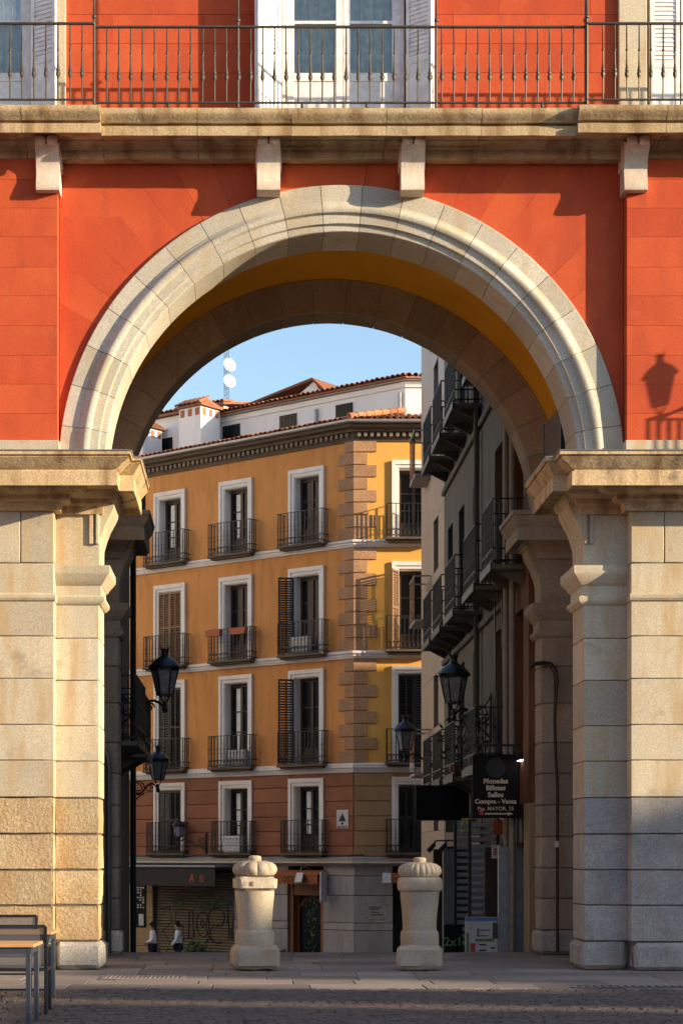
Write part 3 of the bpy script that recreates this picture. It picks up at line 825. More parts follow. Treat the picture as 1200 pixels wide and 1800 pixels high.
def window(T, cx, row, sh=None, depth=.40, frm=True, open_=False, curtain=False):
    z0, zs, zo = row; a, b_ = cx - OPW / 2, cx + OPW / 2
    W = MB(T)
    sw = .20
    for k, (w0, w1, pr) in enumerate(((0, sw * .55, .05), (sw * .5, sw, .09))):
        W.box(a - w1, a - w0, -.01, pr, z0 + .02, zo + w0); W.box(b_ + w0, b_ + w1, -.01, pr, z0 + .02, zo + w0)
        W.box(a - w1, b_ + w1, -.01, pr + .002, zo + w0, zo + w1 + (.03 if k else 0))
    for x in (a, b_ - .03): W.box(x, x + .03, -.30, .012, z0, zo)
    W.box(a + .03, b_ - .03, -.30, .012, zo - .03, zo)
    win = W.build('window', 'white_trim', CB)
    fr = MB(T); f0, f1 = a + .03, b_ - .03
    for x in (f0, f1 - .08): fr.box(x, x + .08, -.36, -.28, z0, zo - .03)
    fr.box(f0 + .08, f1 - .08, -.36, -.28, zo - .14, zo - .03)
    mid = (f0 + f1) / 2
    fr.box(mid - .05, mid + .05, -.355, -.27, z0, zo - .14)
    fr.box(f0 + .08, f1 - .08, -.35, -.29, z0, z0 + .55)
    for q in (.42, .66): fr.box(f0 + .08, f1 - .08, -.345, -.295, z0 + (zo - z0) * q - .02, z0 + (zo - z0) * q + .02)
    fr.build('door_frame', 'wood', win)
    for s0, s1 in ((f0 + .08, mid - .05), (mid + .05, f1 - .08)):
        MB(T).box(s0, s1, -.33, -.32, z0 + .55, zo - .14).build('pane', 'pane_dark', win)
    if curtain:
        MB(T).box(mid + .07, f1 - .22, -.319, -.314, z0 + .6, zo - .18).build('curtain', 'curtain', win)
    def leaf(hx, ang, w, mat):
        S = T @ Matrix.Translation((hx, .03, 0)) @ Matrix.Rotation(ang, 4, 'Z')
        s = MB(S); zt = zo - .05; zb = z0 + .06
        s.box(0, .05, -.02, .02, zb, zt); s.box(w - .05, w, -.02, .02, zb, zt); s.box(w / 2 - .02, w / 2 + .02, -.018, .018, zb, zt)
        for zz in (zb, (zb + zt) / 2, zt - .06): s.box(.05, w - .05, -.019, .019, zz, zz + .06)
        n = 30
        for i in range(n):
            zz = zb + .08 + (zt - zb - .16) * i / n
            s.loft([[(x, -.016, zz), (x, -.010, zz), (x, .016, zz + .05), (x, .010, zz + .05)] for x in (.05, w - .05)])
        s.build('shutter', mat, win)
    hw = OPW / 2
    if sh == 'closed': leaf(a, 0, hw, 'shutter_brown'); leaf(b_, math.pi, hw, 'shutter_brown')
    elif sh == 'open_far': leaf(b_, R(45), hw, 'shutter_dark')
    elif sh == 'open_near': leaf(a, R(180 - 62), .50, 'shutter_brown')
    elif sh == 'inner': leaf(a, 0, hw * .98, 'shutter_dark'); leaf(b_, math.pi, hw * .98, 'shutter_dark')
    return win
def balcony(T, cx, z, par=CB, w=1.86, d=.42, h=1.04, near=False):
    bl = MB(T).box(cx - w / 2, cx + w / 2, 0, d, z - .09, z - .015, .01)
    bl.T = T; bl.box(cx - w / 2 + .08, cx + w / 2 - .08, 0, d - .08, z - .15, z - .092, .01)
    o = bl.build('balcony', 'eave', par); railing(T, cx - w / 2 + .04, cx + w / 2 - .04, d - .02, z - .015, h, o); return o
plan = {(2, 2): 'inner', (3, 2): 'inner', (0, 0): None, (1, 0): 'open_far', (2, 0): 'open_far', (0, 1): None, (1, 2): 'closed', (1, 1): None}
for ri, row in enumerate(ROWS):
    for wi, c in enumerate(WC_L):
        window(TL, c, row, plan.get((ri, wi)), curtain=(ri == 3 and wi in (0, 1)) or (ri == 2 and wi == 1) or (ri == 0 and wi in (1, 2)))
        balcony(TL, c, row[0], w=1.86 if ri < 3 else 1.74, d=.42 if ri < 3 else .34)
    for wi, c in enumerate(WC_R[:2]):
        window(TR, c, row, {1: 'open_near', 2: 'inner', 3: 'inner'}.get(ri) if wi == 0 else None)
        balcony(TR, c, row[0], d=.48 if ri < 3 else .34)

# attic storey
A0 = Vector((CX + 1.706, CY + 1.187, 0))
TA = frame(A0, (-.772, .635), (-.635, -.772)); TAR = frame(A0, (1, 0), (0, -1))
at = MB(TA); at.box(0, 14, -3, 0, 15.2, 16.74); at.T = TAR; at.box(.002, 7, -3, -.003, 15.2, 16.74)
attic = at.build('attic_wall', 'white_wall', CB)
cp = MB(TA); cp.box(-.05, 8.05, -.1, .06, 16.55, 16.62); cp.box(-.08, 8.05, -.1, .13, 16.79, 16.78)
cp.T = TAR; cp.box(-.02, 7, -.1, .06, 16.552, 16.618); cp.box(-.04, 7, -.1, .13, 16.792, 16.778)
cp.build('attic_coping', 'white_wall', CB)
MB(TA).ext([(-.2, .25, 16.79), (8.1, .25, 16.79), (8.1, -3.5, 17.2), (-.2, -3.5, 17.2)], (0, 0, .05)).build('attic_roof', 'tile', CB)
MB(TAR).ext([(-.1, .25, 16.792), (7, .25, 16.792), (7, -3.5, 17.202), (-.1, -3.5, 17.202)], (0, 0, .05)).build('attic_roof', 'tile', CB)
tiles(TA, -.1, 8.0, .3, 16.86, math.atan2(.53, 3.75), 1); tiles(TAR, .1, 4.0, .3, 16.86, math.atan2(.53, 3.75), 1)
for c, w, zz in ((2.42, .76, 16.0), (4.76, .80, 16.0), (7.26, .85, 16.02), (10.3, .7, 16.0)):
    f = MB(TA)
    for x in (c - w / 2 - .02, c + w / 2 - .02): f.box(x, x + .04, -.01, .015, zz, zz + .42)
    f.box(c - w / 2, c + w / 2, -.01, .012, zz + .40, zz + .43)
    aw = f.build('attic_window', 'white_trim', CB)
    MB(TA).box(c - w / 2 + .02, c + w / 2 - .02, -.01, .004, zz - .1, zz + .40).build('pane', 'pane_dark', aw)
    g = MB(TA)
    for i in range(1, 6): g.box(c - w / 2 + w * i / 6 - .008, c - w / 2 + w * i / 6 + .008, .006, .016, zz, zz + .4)
    g.build('bars', 'black_iron', aw)
for c in (.12, 3.5):
    MB(TA).box(c, c + .1, .01, .12, 15.7, 16.4, .02).build('downpipe', 'grey_metal', CB)
# gable and back roofs
gb = MB(TA); gb.ext([(4.5, -2.0, 16.9), (7.2, -2.0, 16.9), (5.2, -2.0, 18.0)], (0, -2.5, 0)); gb.build('gable', 'white_wall', CB)
gb = MB(TA)
gb.loft([[(4.3, y, 17.2), (5.2, y, 18.0), (9.5, y, 17.35), (9.5, y, 17.42), (5.2, y, 18.09), (4.3, y, 17.29)] for y in (-1.85, -4.6)]); gb.build('gable_roof', 'tile', CB)
gb = MB(TA); gb.box(8.2, 13.5, -4.0, -.7, 16.0, 17.35); gb.build('back_block', 'white_wall', CB)
gb = MB(TA); gb.ext([(8.0, -.45, 17.35), (13.6, -.45, 17.35), (13.6, -3.8, 17.95), (8.0, -3.8, 17.95)], (0, 0, .08)); gb.build('back_roof', 'tile', CB)
tiles(TA, 8.05, 11.5, -.42, 17.45, .17, 1)
# chimneys
def chimney(x, y, w, z0, z1, name):
    c = MB(TA); c.box(x - w / 2, x + w / 2, y - w / 2, y + w / 2, z0, z1, .01)
    ch = c.build('chimney', 'white_wall', CB)
    for i in range(3):
        t = x - w / 2 + w * (i + .5) / 3; MB(TA).box(t - .085, t + .085, y + w / 2 - .03, y + w / 2 + .012, z1 - .30, z1 - .06).build('flue_opening', 'terracotta', ch)
        t = y - w / 2 + w * (i + .5) / 3; MB(TA).box(x - w / 2 - .012, x - w / 2 + .03, t - .085, t + .085, z1 - .30, z1 - .06).build('flue_opening', 'terracotta', ch)
    h = w / 2 + .12; cpz = MB(TA)
    cpz.loft([[(x - h, y - h, z1), (x + h, y - h, z1), (x + h, y + h, z1), (x - h, y + h, z1)], [(x - h, y - h, z1 + .05), (x + h, y - h, z1 + .05), (x + h, y + h, z1 + .05), (x - h, y + h, z1 + .05)], [(x - .3, y - .06, z1 + .38), (x + .3, y - .06, z1 + .38), (x + .3, y + .06, z1 + .38), (x - .3, y + .06, z1 + .38)]])
    cpz.build('chimney_cap', 'tile', ch)
    for k in range(int(2 * h / .2)):
        link('roof_tile', tme, ch, TA @ Matrix.Translation((x - h + .1 + .2 * k, y + h + .03, z1 + .06)) @ Matrix.Rotation(-R(28), 4, 'X'))
chimney(7.98, .85, 1.0, 15.0, 16.88, 'a')
chimney(10.8, .7, 1.0, 15.0, 16.62, 'b')

# shop floor
sh = MB(TL); xs = [(0, 1.23), (2.66, 4.9), (8.55, 13.5)]
def courses_shop(T, spans, mat, par):
    for z0, z1 in ((GL, -1.55), (-1.55, -.80), (-.80, -.56), (-.56, .30), (.30, .92), (.92, 1.28)):
        for a, c in spans:
            n = max(1, int((c - a) / 1.3))
            for i in range(n):
                xa, xb = a + (c - a) * i / n, a + (c - a) * (i + 1) / n
                MB(T).box(xa + .003, xb - .003, -.4, 0 if z0 < .9 else -.03, z0 + .012, z1 - .008, .008).build('shop_stone', mat, par)
so = link('shop_floor', None, CB)
for T, l in ((TL, 13.5), (TR, 9.5)):
    for a, c in ((0, 1.23), (2.66, 4.9), (8.55, 13.5)) if T is TL else ((0.3, 1.21), (2.5, 9.5)): MB(T).box(a, c, -.7, -.06, GL, 1.3).build('shop_backing', 'mortar', so)
courses_shop(TL, ((.002, 1.23), (2.66, 4.9)), 'slate', so); courses_shop(TL, ((8.55, 13.5),), 'sandstone', so)
courses_shop(TR, ((.002, 1.21), (2.5, 9.5)), 'slate', so)
band([(-.1, 1.22), (.02, 1.22), (.05, 1.26), (.10, 1.27), (.14, 1.32), (.22, 1.33), (.24, 1.38), (.20, 1.40), (.20, 1.48), (.04, 1.52), (-.1, 1.52)], 'slate', 'shop_cornice')
band([(.24, 1.325), (.262, 1.325), (.262, 1.365), (.24, 1.365)], 'sign_text', 'cornice_strip')
# roller shutter
rs = link('roller_shutter', None, CB, label='graffiti-covered roller shutter')
nsl = 34
for i in range(nsl):
    z = GL + (1.0 - GL) * i / nsl; h = (1.0 - GL) / nsl
    MB(TL).loft([[(x, -.20, z + .005), (x, -.16, z + h * .3), (x, -.16, z + h * .75), (x, -.20, z + h - .004)] for x in (4.92, 8.5)]).build('slat', 'roller', rs)
MB(TL).box(4.9, 8.55, -.6, -.25, GL, 1.3).build('shutter_backing', 'dark', rs)
def stroke(pts, r=.035, mat='graffiti'):
    MB(TL).tube([(x, -.156, z) for x, z in pts], r * .62, 5).build('graffiti_stroke', mat, rs)
def oval(cx, cz, a, b_, s0=0, s1=360, n=14): return [(cx + a * math.cos(R(s0 + (s1 - s0) * i / n)), cz + b_ * math.sin(R(s0 + (s1 - s0) * i / n))) for i in range(n + 1)]
stroke(oval(6.4, -.75, .28, .42)); stroke(oval(6.42, -.72, .07, .12), .03)
stroke(oval(5.75, -.5, .30, .30, 60, 300)); stroke(oval(5.75, -1.05, .33, .30, 240, 480)); stroke(oval(5.75, -.78, .5, .6, 250, 420), .03)
stroke([(5.3, -.2), (5.25, -1.2), (5.15, -1.2), (5.1, -.7), (5.0, -.2)]); stroke([(5.35, -.6), (5.05, -1.25)], .03)
stroke([(7.0, -.3), (6.85, -.28), (6.82, -1.2), (7.05, -1.25), (7.0, -.3)]); stroke([(7.2, -.25), (7.6, -.3), (7.65, -.75), (7.3, -.8), (7.25, -1.3), (7.7, -1.3)])
stroke([(8.3, -.25), (7.9, -.2), (7.8, -.7), (8.2, -1.0), (7.9, -1.4)], .03); stroke([(7.9, -1.5), (8.2, -1.9), (7.7, -2.0)], .03); stroke([(8.4, -1.6), (8.25, -2.1)], .03)
stroke(oval(6.2, -.15, .3, .10), .06, 'graffiti_green'); stroke(oval(5.5, -.05, .35, .10), .06, 'graffiti_green'); stroke(oval(6.9, -1.55, .16, .22), .07, 'graffiti_green'); stroke(oval(7.5, -.02, .25, .08), .06, 'graffiti_green')
# door with rust awning (left face)
dr = link('restaurant_door', None, CB, label='wooden glazed door under a rust awning')
b = MB(TL); b.box(1.23, 1.40, -.45, -.1, GL, .85, .01); b.box(2.50, 2.66, -.45, -.1, GL, .85, .01); b.box(1.40, 2.50, -.44, -.12, .28, .85, .01); b.build('door_frame', 'wood_red', dr)
MB(TL).box(1.40, 2.50, -.40, -.36, GL, .28).build('door_glass', 'pane_dark', dr)
b = MB(TL); pts = [(1.95 + .5 * math.cos(R(a)), -.35, -.30 + .5 * math.sin(R(a))) for a in range(0, 181, 15)]; b.tube(pts, .025, 5); b.box(1.40, 1.46, -.37, -.33, GL, .28); b.box(2.44, 2.50, -.37, -.33, GL, .28); b.build('door_arch', 'wood_red', dr)
fl = MB(TL); random.seed(9)
for i in range(120):
    x, z = random.gauss(1.95, .2), random.uniform(-1.9, .1); a = random.uniform(0, 6.28); s_ = random.uniform(.03, .07)
    fl.add([(x - s_ * math.cos(a), -.34, z - s_ * math.sin(a)), (x + s_ * .4 * math.sin(a), -.335, z), (x + s_ * math.cos(a), -.34, z + s_ * math.sin(a)), (x - s_ * .4 * math.sin(a), -.33, z)], [(0, 1, 2, 3)])
fl.build('door_painting', 'poster_green', dr)
aw = MB(TL); zt, zb = 1.02, .62
aw.loft([[(x, .0, 1.10), (x, .45, zt - .06), (x, .46, zt - .08), (x, .0, 1.07)] for x in (1.1, 2.85)])
o_ = aw.build('awning', 'awning_orange', CB)
vl = MB(TL); n = 40; top, bot = [], []
for i in range(n + 1):
    x = 1.1 + 1.75 * i / n; top.append((x, .455, zt - .06)); bot.append((x, .455, zb + .06 * abs(math.sin(i * math.pi / 5))))
vl.loft([top, bot, [(x, y - .012, z) for x, y, z in bot], [(x, y - .012, z) for x, y, z in top]], cap=False, closed=False); vl.build('awning_valance', 'awning_orange', o_)
TLr = frame((CX, CY, 0), (.772, -.635), (-.635, -.772))
me = text_mesh('OSTARIA', .26, 'wood', TL @ Matrix.Translation((1.98, .462, .72)) @ Matrix.Rotation(math.pi, 4, 'Z') @ FACE_CAM, .006)
link('lettering', me, o_)
b = MB(TL); b.box(4.92, 9.1, 0, .95, 1.16, 1.24, .02); o_ = b.build('awning', 'grey_metal', CB)
b = MB(TL); b.loft([[(x, .0, 1.15), (x, .93, 1.13), (x, .95, .55), (x, .93, .55), (x, .90, 1.08), (x, 0, 1.10)] for x in (4.94, 9.08)]); b.build('awning_cloth', 'awning_dark', o_)
me = text_mesh('A', .34, 'orange_paint', TL @ Matrix.Translation((5.92, .955, .70)) @ Matrix.Rotation(math.pi, 4, 'Z') @ FACE_CAM, .02)
link('lettering', me, o_)
me = text_mesh('SI', .30, 'wood_red', TL @ Matrix.Translation((5.5, .955, .70)) @ Matrix.Rotation(math.pi, 4, 'Z') @ FACE_CAM, .01)
link('lettering', me, o_)
# right-face entrance
b = MB(TR); b.box(1.21, 2.5, -.45, -.30, GL, 1.2); b.build('entrance', 'dark', CB)
b = MB(TR); b.loft([[(x, .0, 1.02), (x, .40, .90), (x, .42, .70), (x, .40, .70), (x, 0, .98)] for x in (1.1, 2.6)]); b.build('awning', 'awning_orange', CB)
# cable running along the mezzanine
b = MB(); pts = []
for i in range(15):
    t = 9.5 - i * .7; p = (TL if t > 0 else TR) @ Vector((abs(t), .30, 1.60 - .06 * math.sin(i * 1.3) ** 2)); pts.append(p)
b.tube(pts, .02, 5); b.build('facade_cable', 'black_iron', CB)
# things fixed to the corner building
pq = thing('tile_plaque', TL @ Vector((.52, .04, 2.6)), 'small white tile plaque with a dark drawing beside the brown corner', 'plaque')
MB(TL).box(.18, .645, .036, .06, 2.42, 3.0, .006).build('tile_panel', 'poster_white', pq)
b = MB(TL); f_ = lambda x, z: (.18 + (x - .22) * .80, .0615, 2.42 + (z - 2.10) * .674)
b.ext([f_(.34, 2.42), f_(.68, 2.42), f_(.62, 2.58), f_(.51, 2.80), f_(.40, 2.58)], (0, .003, 0)); b.box(.37, .45, .0605, .064, 2.53, 2.60); b.box(.402, .42, .0605, .064, 2.86, 2.94)
for i in range(5): b.box(.22 + i * .082, .27 + i * .082, .0605, .064, 2.44, 2.49)
b.build('drawing', 'graffiti', pq)
pq = thing('wall_plaque', TR @ Vector((.6, .0, -.2)), 'faint engraved plaque with four studs on the grey shop wall', 'plaque')
MB(TR).box(.36, 1.0, .001, .02, -.45, .08, .005).build('plate', 'slate', pq)
for x in (.41, .95):
    for z in (-.40, .03): MB(TR).lathe([(.03, 0), (.02, .02)], (x, .025, z), 8).build('stud', 'black_iron', pq)
b = MB(TR)
for z, a, c in ((-.06, .45, .88), (-.12, .48, .8), (-.22, .56, .78), (-.30, .55, .92)): b.box(a, c, .0195, .0215, z - .018, z + .018)
b.build('engraving', 'eave', pq)
for i, (T, x, lab) in enumerate(((TL, 1.72, 'white floodlight on a hook above the restaurant door'), (TR, .98, 'white floodlight on a hoop beside the corner entrance'))):
    fl_ = thing('floodlight', T @ Vector((x, .5, .9)), lab, 'lamp', 'floodlights of the shop')
    MB(T).ext([(x - .13, .62, .70), (x + .13, .62, .70), (x + .13, .50, 1.0), (x - .13, .50, 1.0)], (0, .05, .02)).build('housing', 'poster_white', fl_)
    MB(T).tube([(x, .0, 1.12), (x, .25, 1.2), (x, .48, 1.16), (x, .55, 1.0)], .014, 5).build('arm', 'grey_metal', fl_)
bl = thing('blade_sign', TL @ Vector((1.0, .3, .8)), 'narrow upright pale sign beside the restaurant door', 'sign')
MB(TL).box(.98, 1.04, .10, .42, .10, 1.05, .01).build('panel', 'poster_white', bl)
MB(TL).box(1.0, 1.02, 0, .1, .3, .85).build('bracket', 'grey_metal', bl)
bx = thing('menu_board', TL @ Vector((9.2, 0, 0)), 'tall dark printed menu board on the sandstone pier', 'sign')
MB(TL).box(8.85, 9.45, .0, .04, -.9, .75, .006).build('board', 'sign_black', bx)
b = MB(TL); random.seed(4)
for i in range(9):
    for j in range(4):
        if random.random() < .8: b.box(8.9 + j * .13, 8.9 + j * .13 + random.uniform(.05, .11), .039, .043, -.25 + i * .085, -.2 + i * .085)
b.box(8.93, 9.15, .039, .043, -.85, -.45); b.build('printing', 'poster_white', bx)

# satellite mast
am = TA @ Vector((8.75, -1.5, 17.5))
ms = thing('antenna_mast', am, 'blue lattice mast with two white satellite dishes above the roof', 'antenna')
b = MB()
for i in range(3):
    a = R(90 + 120 * i); b.tube([(am.x + .09 * math.cos(a), am.y + .09 * math.sin(a), 17.0), (am.x + .09 * math.cos(a), am.y + .09 * math.sin(a), 21.0)], .014, 5)
for j in range(19):
    z = 17.1 + j * .2
    for i in range(3):
        a, c = R(90 + 120 * i), R(210 + 120 * i); b.tube([(am.x + .09 * math.cos(a), am.y + .09 * math.sin(a), z), (am.x + .09 * math.cos(c), am.y + .09 * math.sin(c), z + .2)], .008, 4)
b.build('mast', 'mast', ms)
for z in (18.42, 19.0):
    T = Matrix.Translation((am.x + .12, am.y - .22, z)) @ Matrix.Rotation(R(28), 4, 'Z') @ Matrix.Rotation(R(80), 4, 'X')
    b = MB(T); prof = [(.002, .075), (.09, .065), (.16, .045), (.22, .012), (.235, 0), (.22, .0), (.15, .03), (.002, .055)]
    b.lathe([(r, -h) for r, h in prof], n=20); d_ = b.build('dish', 'dish', ms, smooth=True)
    MB(T).tube([(0, -.22, .0), (0, -.1, .18), (0, 0, .22)], .012, 5).build('feed_arm', 'black_iron', d_)

# ------------------------------------------------------------------ buildings on the right of the street
XR = 3.22
def sz(y): return -.16 - (y - 4.6) * (2.09 / 28.4) if y > 4.6 else 0.0      # street level
TRW = frame((XR, 4.6, 0), (0, 1), (-1, 0))       # x runs down the street, y points out over it
def plain_wall(T, spans, mat, par, name, x0, x1, z0, z1, openings, d=.5):
    """wall with recessed openings (x0,x1,z0,z1)"""
    b = MB(T); xs = sorted({x0, x1} | {t for o in openings for t in (o[0], o[1]) if x0 < t < x1})
    for i in range(len(xs) - 1):
        m = (xs[i] + xs[i + 1]) / 2; col = sorted((o[2], o[3]) for o in openings if o[0] < m < o[1]); z = z0
        for a, c in col:
            if a > z: b.box(xs[i], xs[i + 1], -d, 0, z, a)
            z = c
        if z < z1: b.box(xs[i], xs[i + 1], -d, 0, z, z1)
    return b.build(name, mat, par)
def street_window(T, par, x0, x1, z0, z1):
    f = MB(T)
    for x in (x0, x1 - .06): f.box(x, x + .06, -.22, -.14, z0, z1)
    f.box(x0 + .06, x1 - .06, -.22, -.14, z1 - .07, z1); f.box((x0 + x1) / 2 - .03, (x0 + x1) / 2 + .03, -.215, -.14, z0, z1 - .07)
    for q in (.35, .62): f.box(x0 + .06, x1 - .06, -.21, -.15, z0 + (z1 - z0) * q, z0 + (z1 - z0) * q + .04)
    o = f.build('window', 'wood', par)
    MB(T).box(x0, x1, -.19, -.18, z0, z1).build('pane', 'pane_dark', o)
def street_balcony(T, par, cx, z, w, d=.55, h=1.05, lat=False):
    b = MB(T); b.box(cx - w / 2, cx + w / 2, 0, d, z - .10, z - .02, .012)
    for x in (cx - w * .36, cx + w * .3): b.ext([(x, .0, z - .101), (x, d - .1, z - .101), (x, .0, z - .34)], (.07, 0, 0))
    o = b.build('balcony', 'street_plaster', par)
    MB(T).box(cx - w / 2 - .01, cx + w / 2 + .01, d - .012, d + .012, z - .12, z + .02).build('slab_edge', 'black_iron', o)
    railing(T, cx - w / 2 + .03, cx + w / 2 - .03, d - .02, z, h, o, lattice=lat)
    return o
# rear masses keep the sun out of the street as the real depth of these blocks does
sp_ = thing('plaster_building', (XR, 4.6, 0), 'narrow grey-plastered street building with rows of black balconies', 'building')
wins = []
FL = [(3.1, 2.5), (6.3, 2.6), (10.3, 2.5)]
bx_ = [1.1, 3.6, 6.9, 9.4, 11.6]
for z, h in FL:
    for c in bx_: wins.append((c - .5, c + .5, z, z + h))
ow = [w for w in wins if w[1] < 2.0]; pw = [w for w in wins if w[0] > 2.0]
plain_wall(TRW, None, 'street_orange', sp_, 'orange_wall', 0, 1.9, 2.4, 17, ow)
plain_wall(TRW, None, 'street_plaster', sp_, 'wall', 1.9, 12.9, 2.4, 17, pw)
for w in wins: street_window(TRW, sp_, *w)
for zi, (z, h) in enumerate(FL):
    for c in bx_:
        if zi == 0 and c < 2: continue
        street_balcony(TRW, sp_, c, z, 1.75 if c > 3 else 1.4, lat=(zi == 1))
for x, m in ((1.95, 'pipe'), (6.1, 'street_plaster'), (1.2, 'pipe')):
    MB(TRW).tube([(x, .09, 2.5 if m != 'pipe' else -.4), (x, .09, 16.9)], .055, 8).build('downpipe', m, sp_, smooth=True)
for z in (5.9, 9.8, 13.6):
    MB(TRW).box(1.9, 12.9, 0, .07, z, z + .14, .02).build('string_course', 'street_plaster', sp_)
MB(TRW).box(.0, 12.9, -28.5, -.62, -2, 16.9).build('inner_core', 'dark', sp_)
# shop fronts at street level
xs = [(0.0, .55), (1.5, 2.0), (3.3, 3.6), (5.6, 5.9), (8.0, 8.3), (10.4, 10.8), (12.5, 12.9)]
for a, c in xs:
    MB(TRW).box(a, c, -.5, 0, -2.3, 2.4, .01).build('shop_pier', 'sandstone' if a < 2 else 'street_plaster', sp_)
for i in range(len(xs) - 1):
    a, c = xs[i][1], xs[i + 1][0]
    MB(TRW).box(a, c, -.45, -.30, -2.3, 1.9).build('shop_window', 'pane_dark', sp_)
    MB(TRW).box(a, c, -.40, .02, 1.75, 2.4, .01).build('fascia', 'wood' if i % 2 else 'sign_black', sp_)
    for k, x in enumerate((a + .02, c - .14)):
        f = MB(TRW); f.box(x, x + .12, -.30, .30 if k else -.20, sz(4.6 + x) , 1.7)
        f.build('shop_post', 'grey_metal' if (i + k) % 2 else 'wood', sp_)
for i, (x, m) in enumerate(((3.35, 'shutter_dark'), (5.65, 'shutter_dark'))):
    lf = link('louvred_shutter', None, sp_)
    fr_ = MB(TRW); fr_.box(x - .02, x + .02, .02, .08, -.2, 2.2); fr_.box(x - .02, x + .02, .52, .58, -.2, 2.2); fr_.build('stile', m, lf)
    for k in range(18): MB(TRW).box(x - .02, x + .02, .08, .52, -.15 + k * .13, -.07 + k * .13, .01).build('louvre', 'grey_metal', lf)
# far end: polished stone building on the side street
pl = thing('stone_panel_building', (XR, 17.5, -1), 'slim building clad in pale polished stone panels at the street end', 'building')
TP = frame((XR + .0, 17.5, 0), (0, 1), (-1, 0))
random.seed(12)
z = .9
while z < 17:
    h = 1.25
    for a, c in ((0, 1.35), (1.35, 2.45), (2.45, 3.9), (3.9, 5.7)):
        if (a == 1.35 and (z * 1.7) % 3.4 < 1.3):
            MB(TP).box(a + .01, c - .01, -.2, -.1, z + .01, z + h - .01).build('window_pane', 'pane_dark', pl); continue
        MB(TP).box(a + .004, c - .004, -.2, 0, z + .004, z + h - .004, .003).build('stone_panel', 'panel_stone', pl)
    z += h
MB(TP).box(.3, 5.6, -.6, -.21, -2.4, 17).build('backing', 'mortar', pl)
MB(TP).box(.0, 5.7, -.2, -.02, -2.4, .9, .01).build('base_stone', 'street_plaster', pl)
MB(TP).box(.02, 5.69, -9.5, -.62, -2.4, 16.8).build('inner_core', 'panel_stone', pl)
fb = MB(TP); fb.box(.0, 5.68, -27, -9.52, -2.4, 14.3); fb.build('rear_wing', 'street_plaster', pl)
for z in (3.6, 7.4, 11.0):
    o = MB(TP).box(3.2, 4.6, 0, .40, z - .08, z, .01).build('glass_balcony', 'grey_metal', pl)
    MB(TP).box(3.2, 4.6, .385, .40, z, z + 1.05).build('glass_panel', 'glass', o)
    t = MB(TP); t.box(3.18, 4.62, .375, .41, z + 1.05, z + 1.09); t.box(3.18, 3.21, 0, .40, z + 1.05, z + 1.085); t.box(4.59, 4.62, 0, .4, z + 1.05, z + 1.085); t.build('top_rail', 'grey_metal', o)

# ------------------------------------------------------------------ building on the left of the street
XL = -3.68
lb = thing('shaded_building', (XL, 4.6, 0), 'dark shaded street building with ironwork balconies behind the left pier', 'building')
TLW = frame((XL, 4.6, 0), (0, 1), (1, 0))
wl_ = [(1.2, 2.3, 3.4, 6.0), (4.6, 5.8, 3.4, 6.0), (1.2, 2.3, 7.4, 9.8), (4.6, 5.8, 7.4, 9.8)]
plain_wall(TLW, None, 'left_wall', lb, 'wall', 0, 7.9, -1.2, 13.5, wl_)
for w in wl_: street_window(TLW, lb, *w)
street_balcony(TLW, lb, 1.9, 3.45, 2.4, d=.62, lat=True); street_balcony(TLW, lb, 5.2, 3.45, 2.0, d=.55, lat=True)
street_balcony(TLW, lb, 1.9, 7.45, 2.0, d=.45, lat=True); street_balcony(TLW, lb, 5.2, 7.45, 2.0, d=.45, lat=True)
MB(TLW).box(0, 7.9, -9, -.52, -1.2, 13.4).build('inner_core', 'left_wall', lb)
MB(TLW).tube([(7.7, .09, -1), (7.7, .09, 11.8)], .06, 8).build('downpipe', 'black_iron', lb)
b = MB(TLW)
for i in range(4): b.tube([(.4 + .1 * i, .08, .0), (.4 + .1 * i, .08, 4 + i)], .022, 5)
b.build('cable', 'black_iron', lb)

ws = thing('cream_building', (-22, 36, -2.3), 'added tall cream building left of the corner building, hidden behind the arcade', 'building')  # unseen, put in to bounce warm sunlight onto the corner building
MB().box(-34, -22, 14, 60, -2.3, 22).build('wall', 'white_trim', ws)
MB().box(-34.4, -21.6, 13.6, 60.4, 22, 22.5).build('eaves', 'eave', ws)

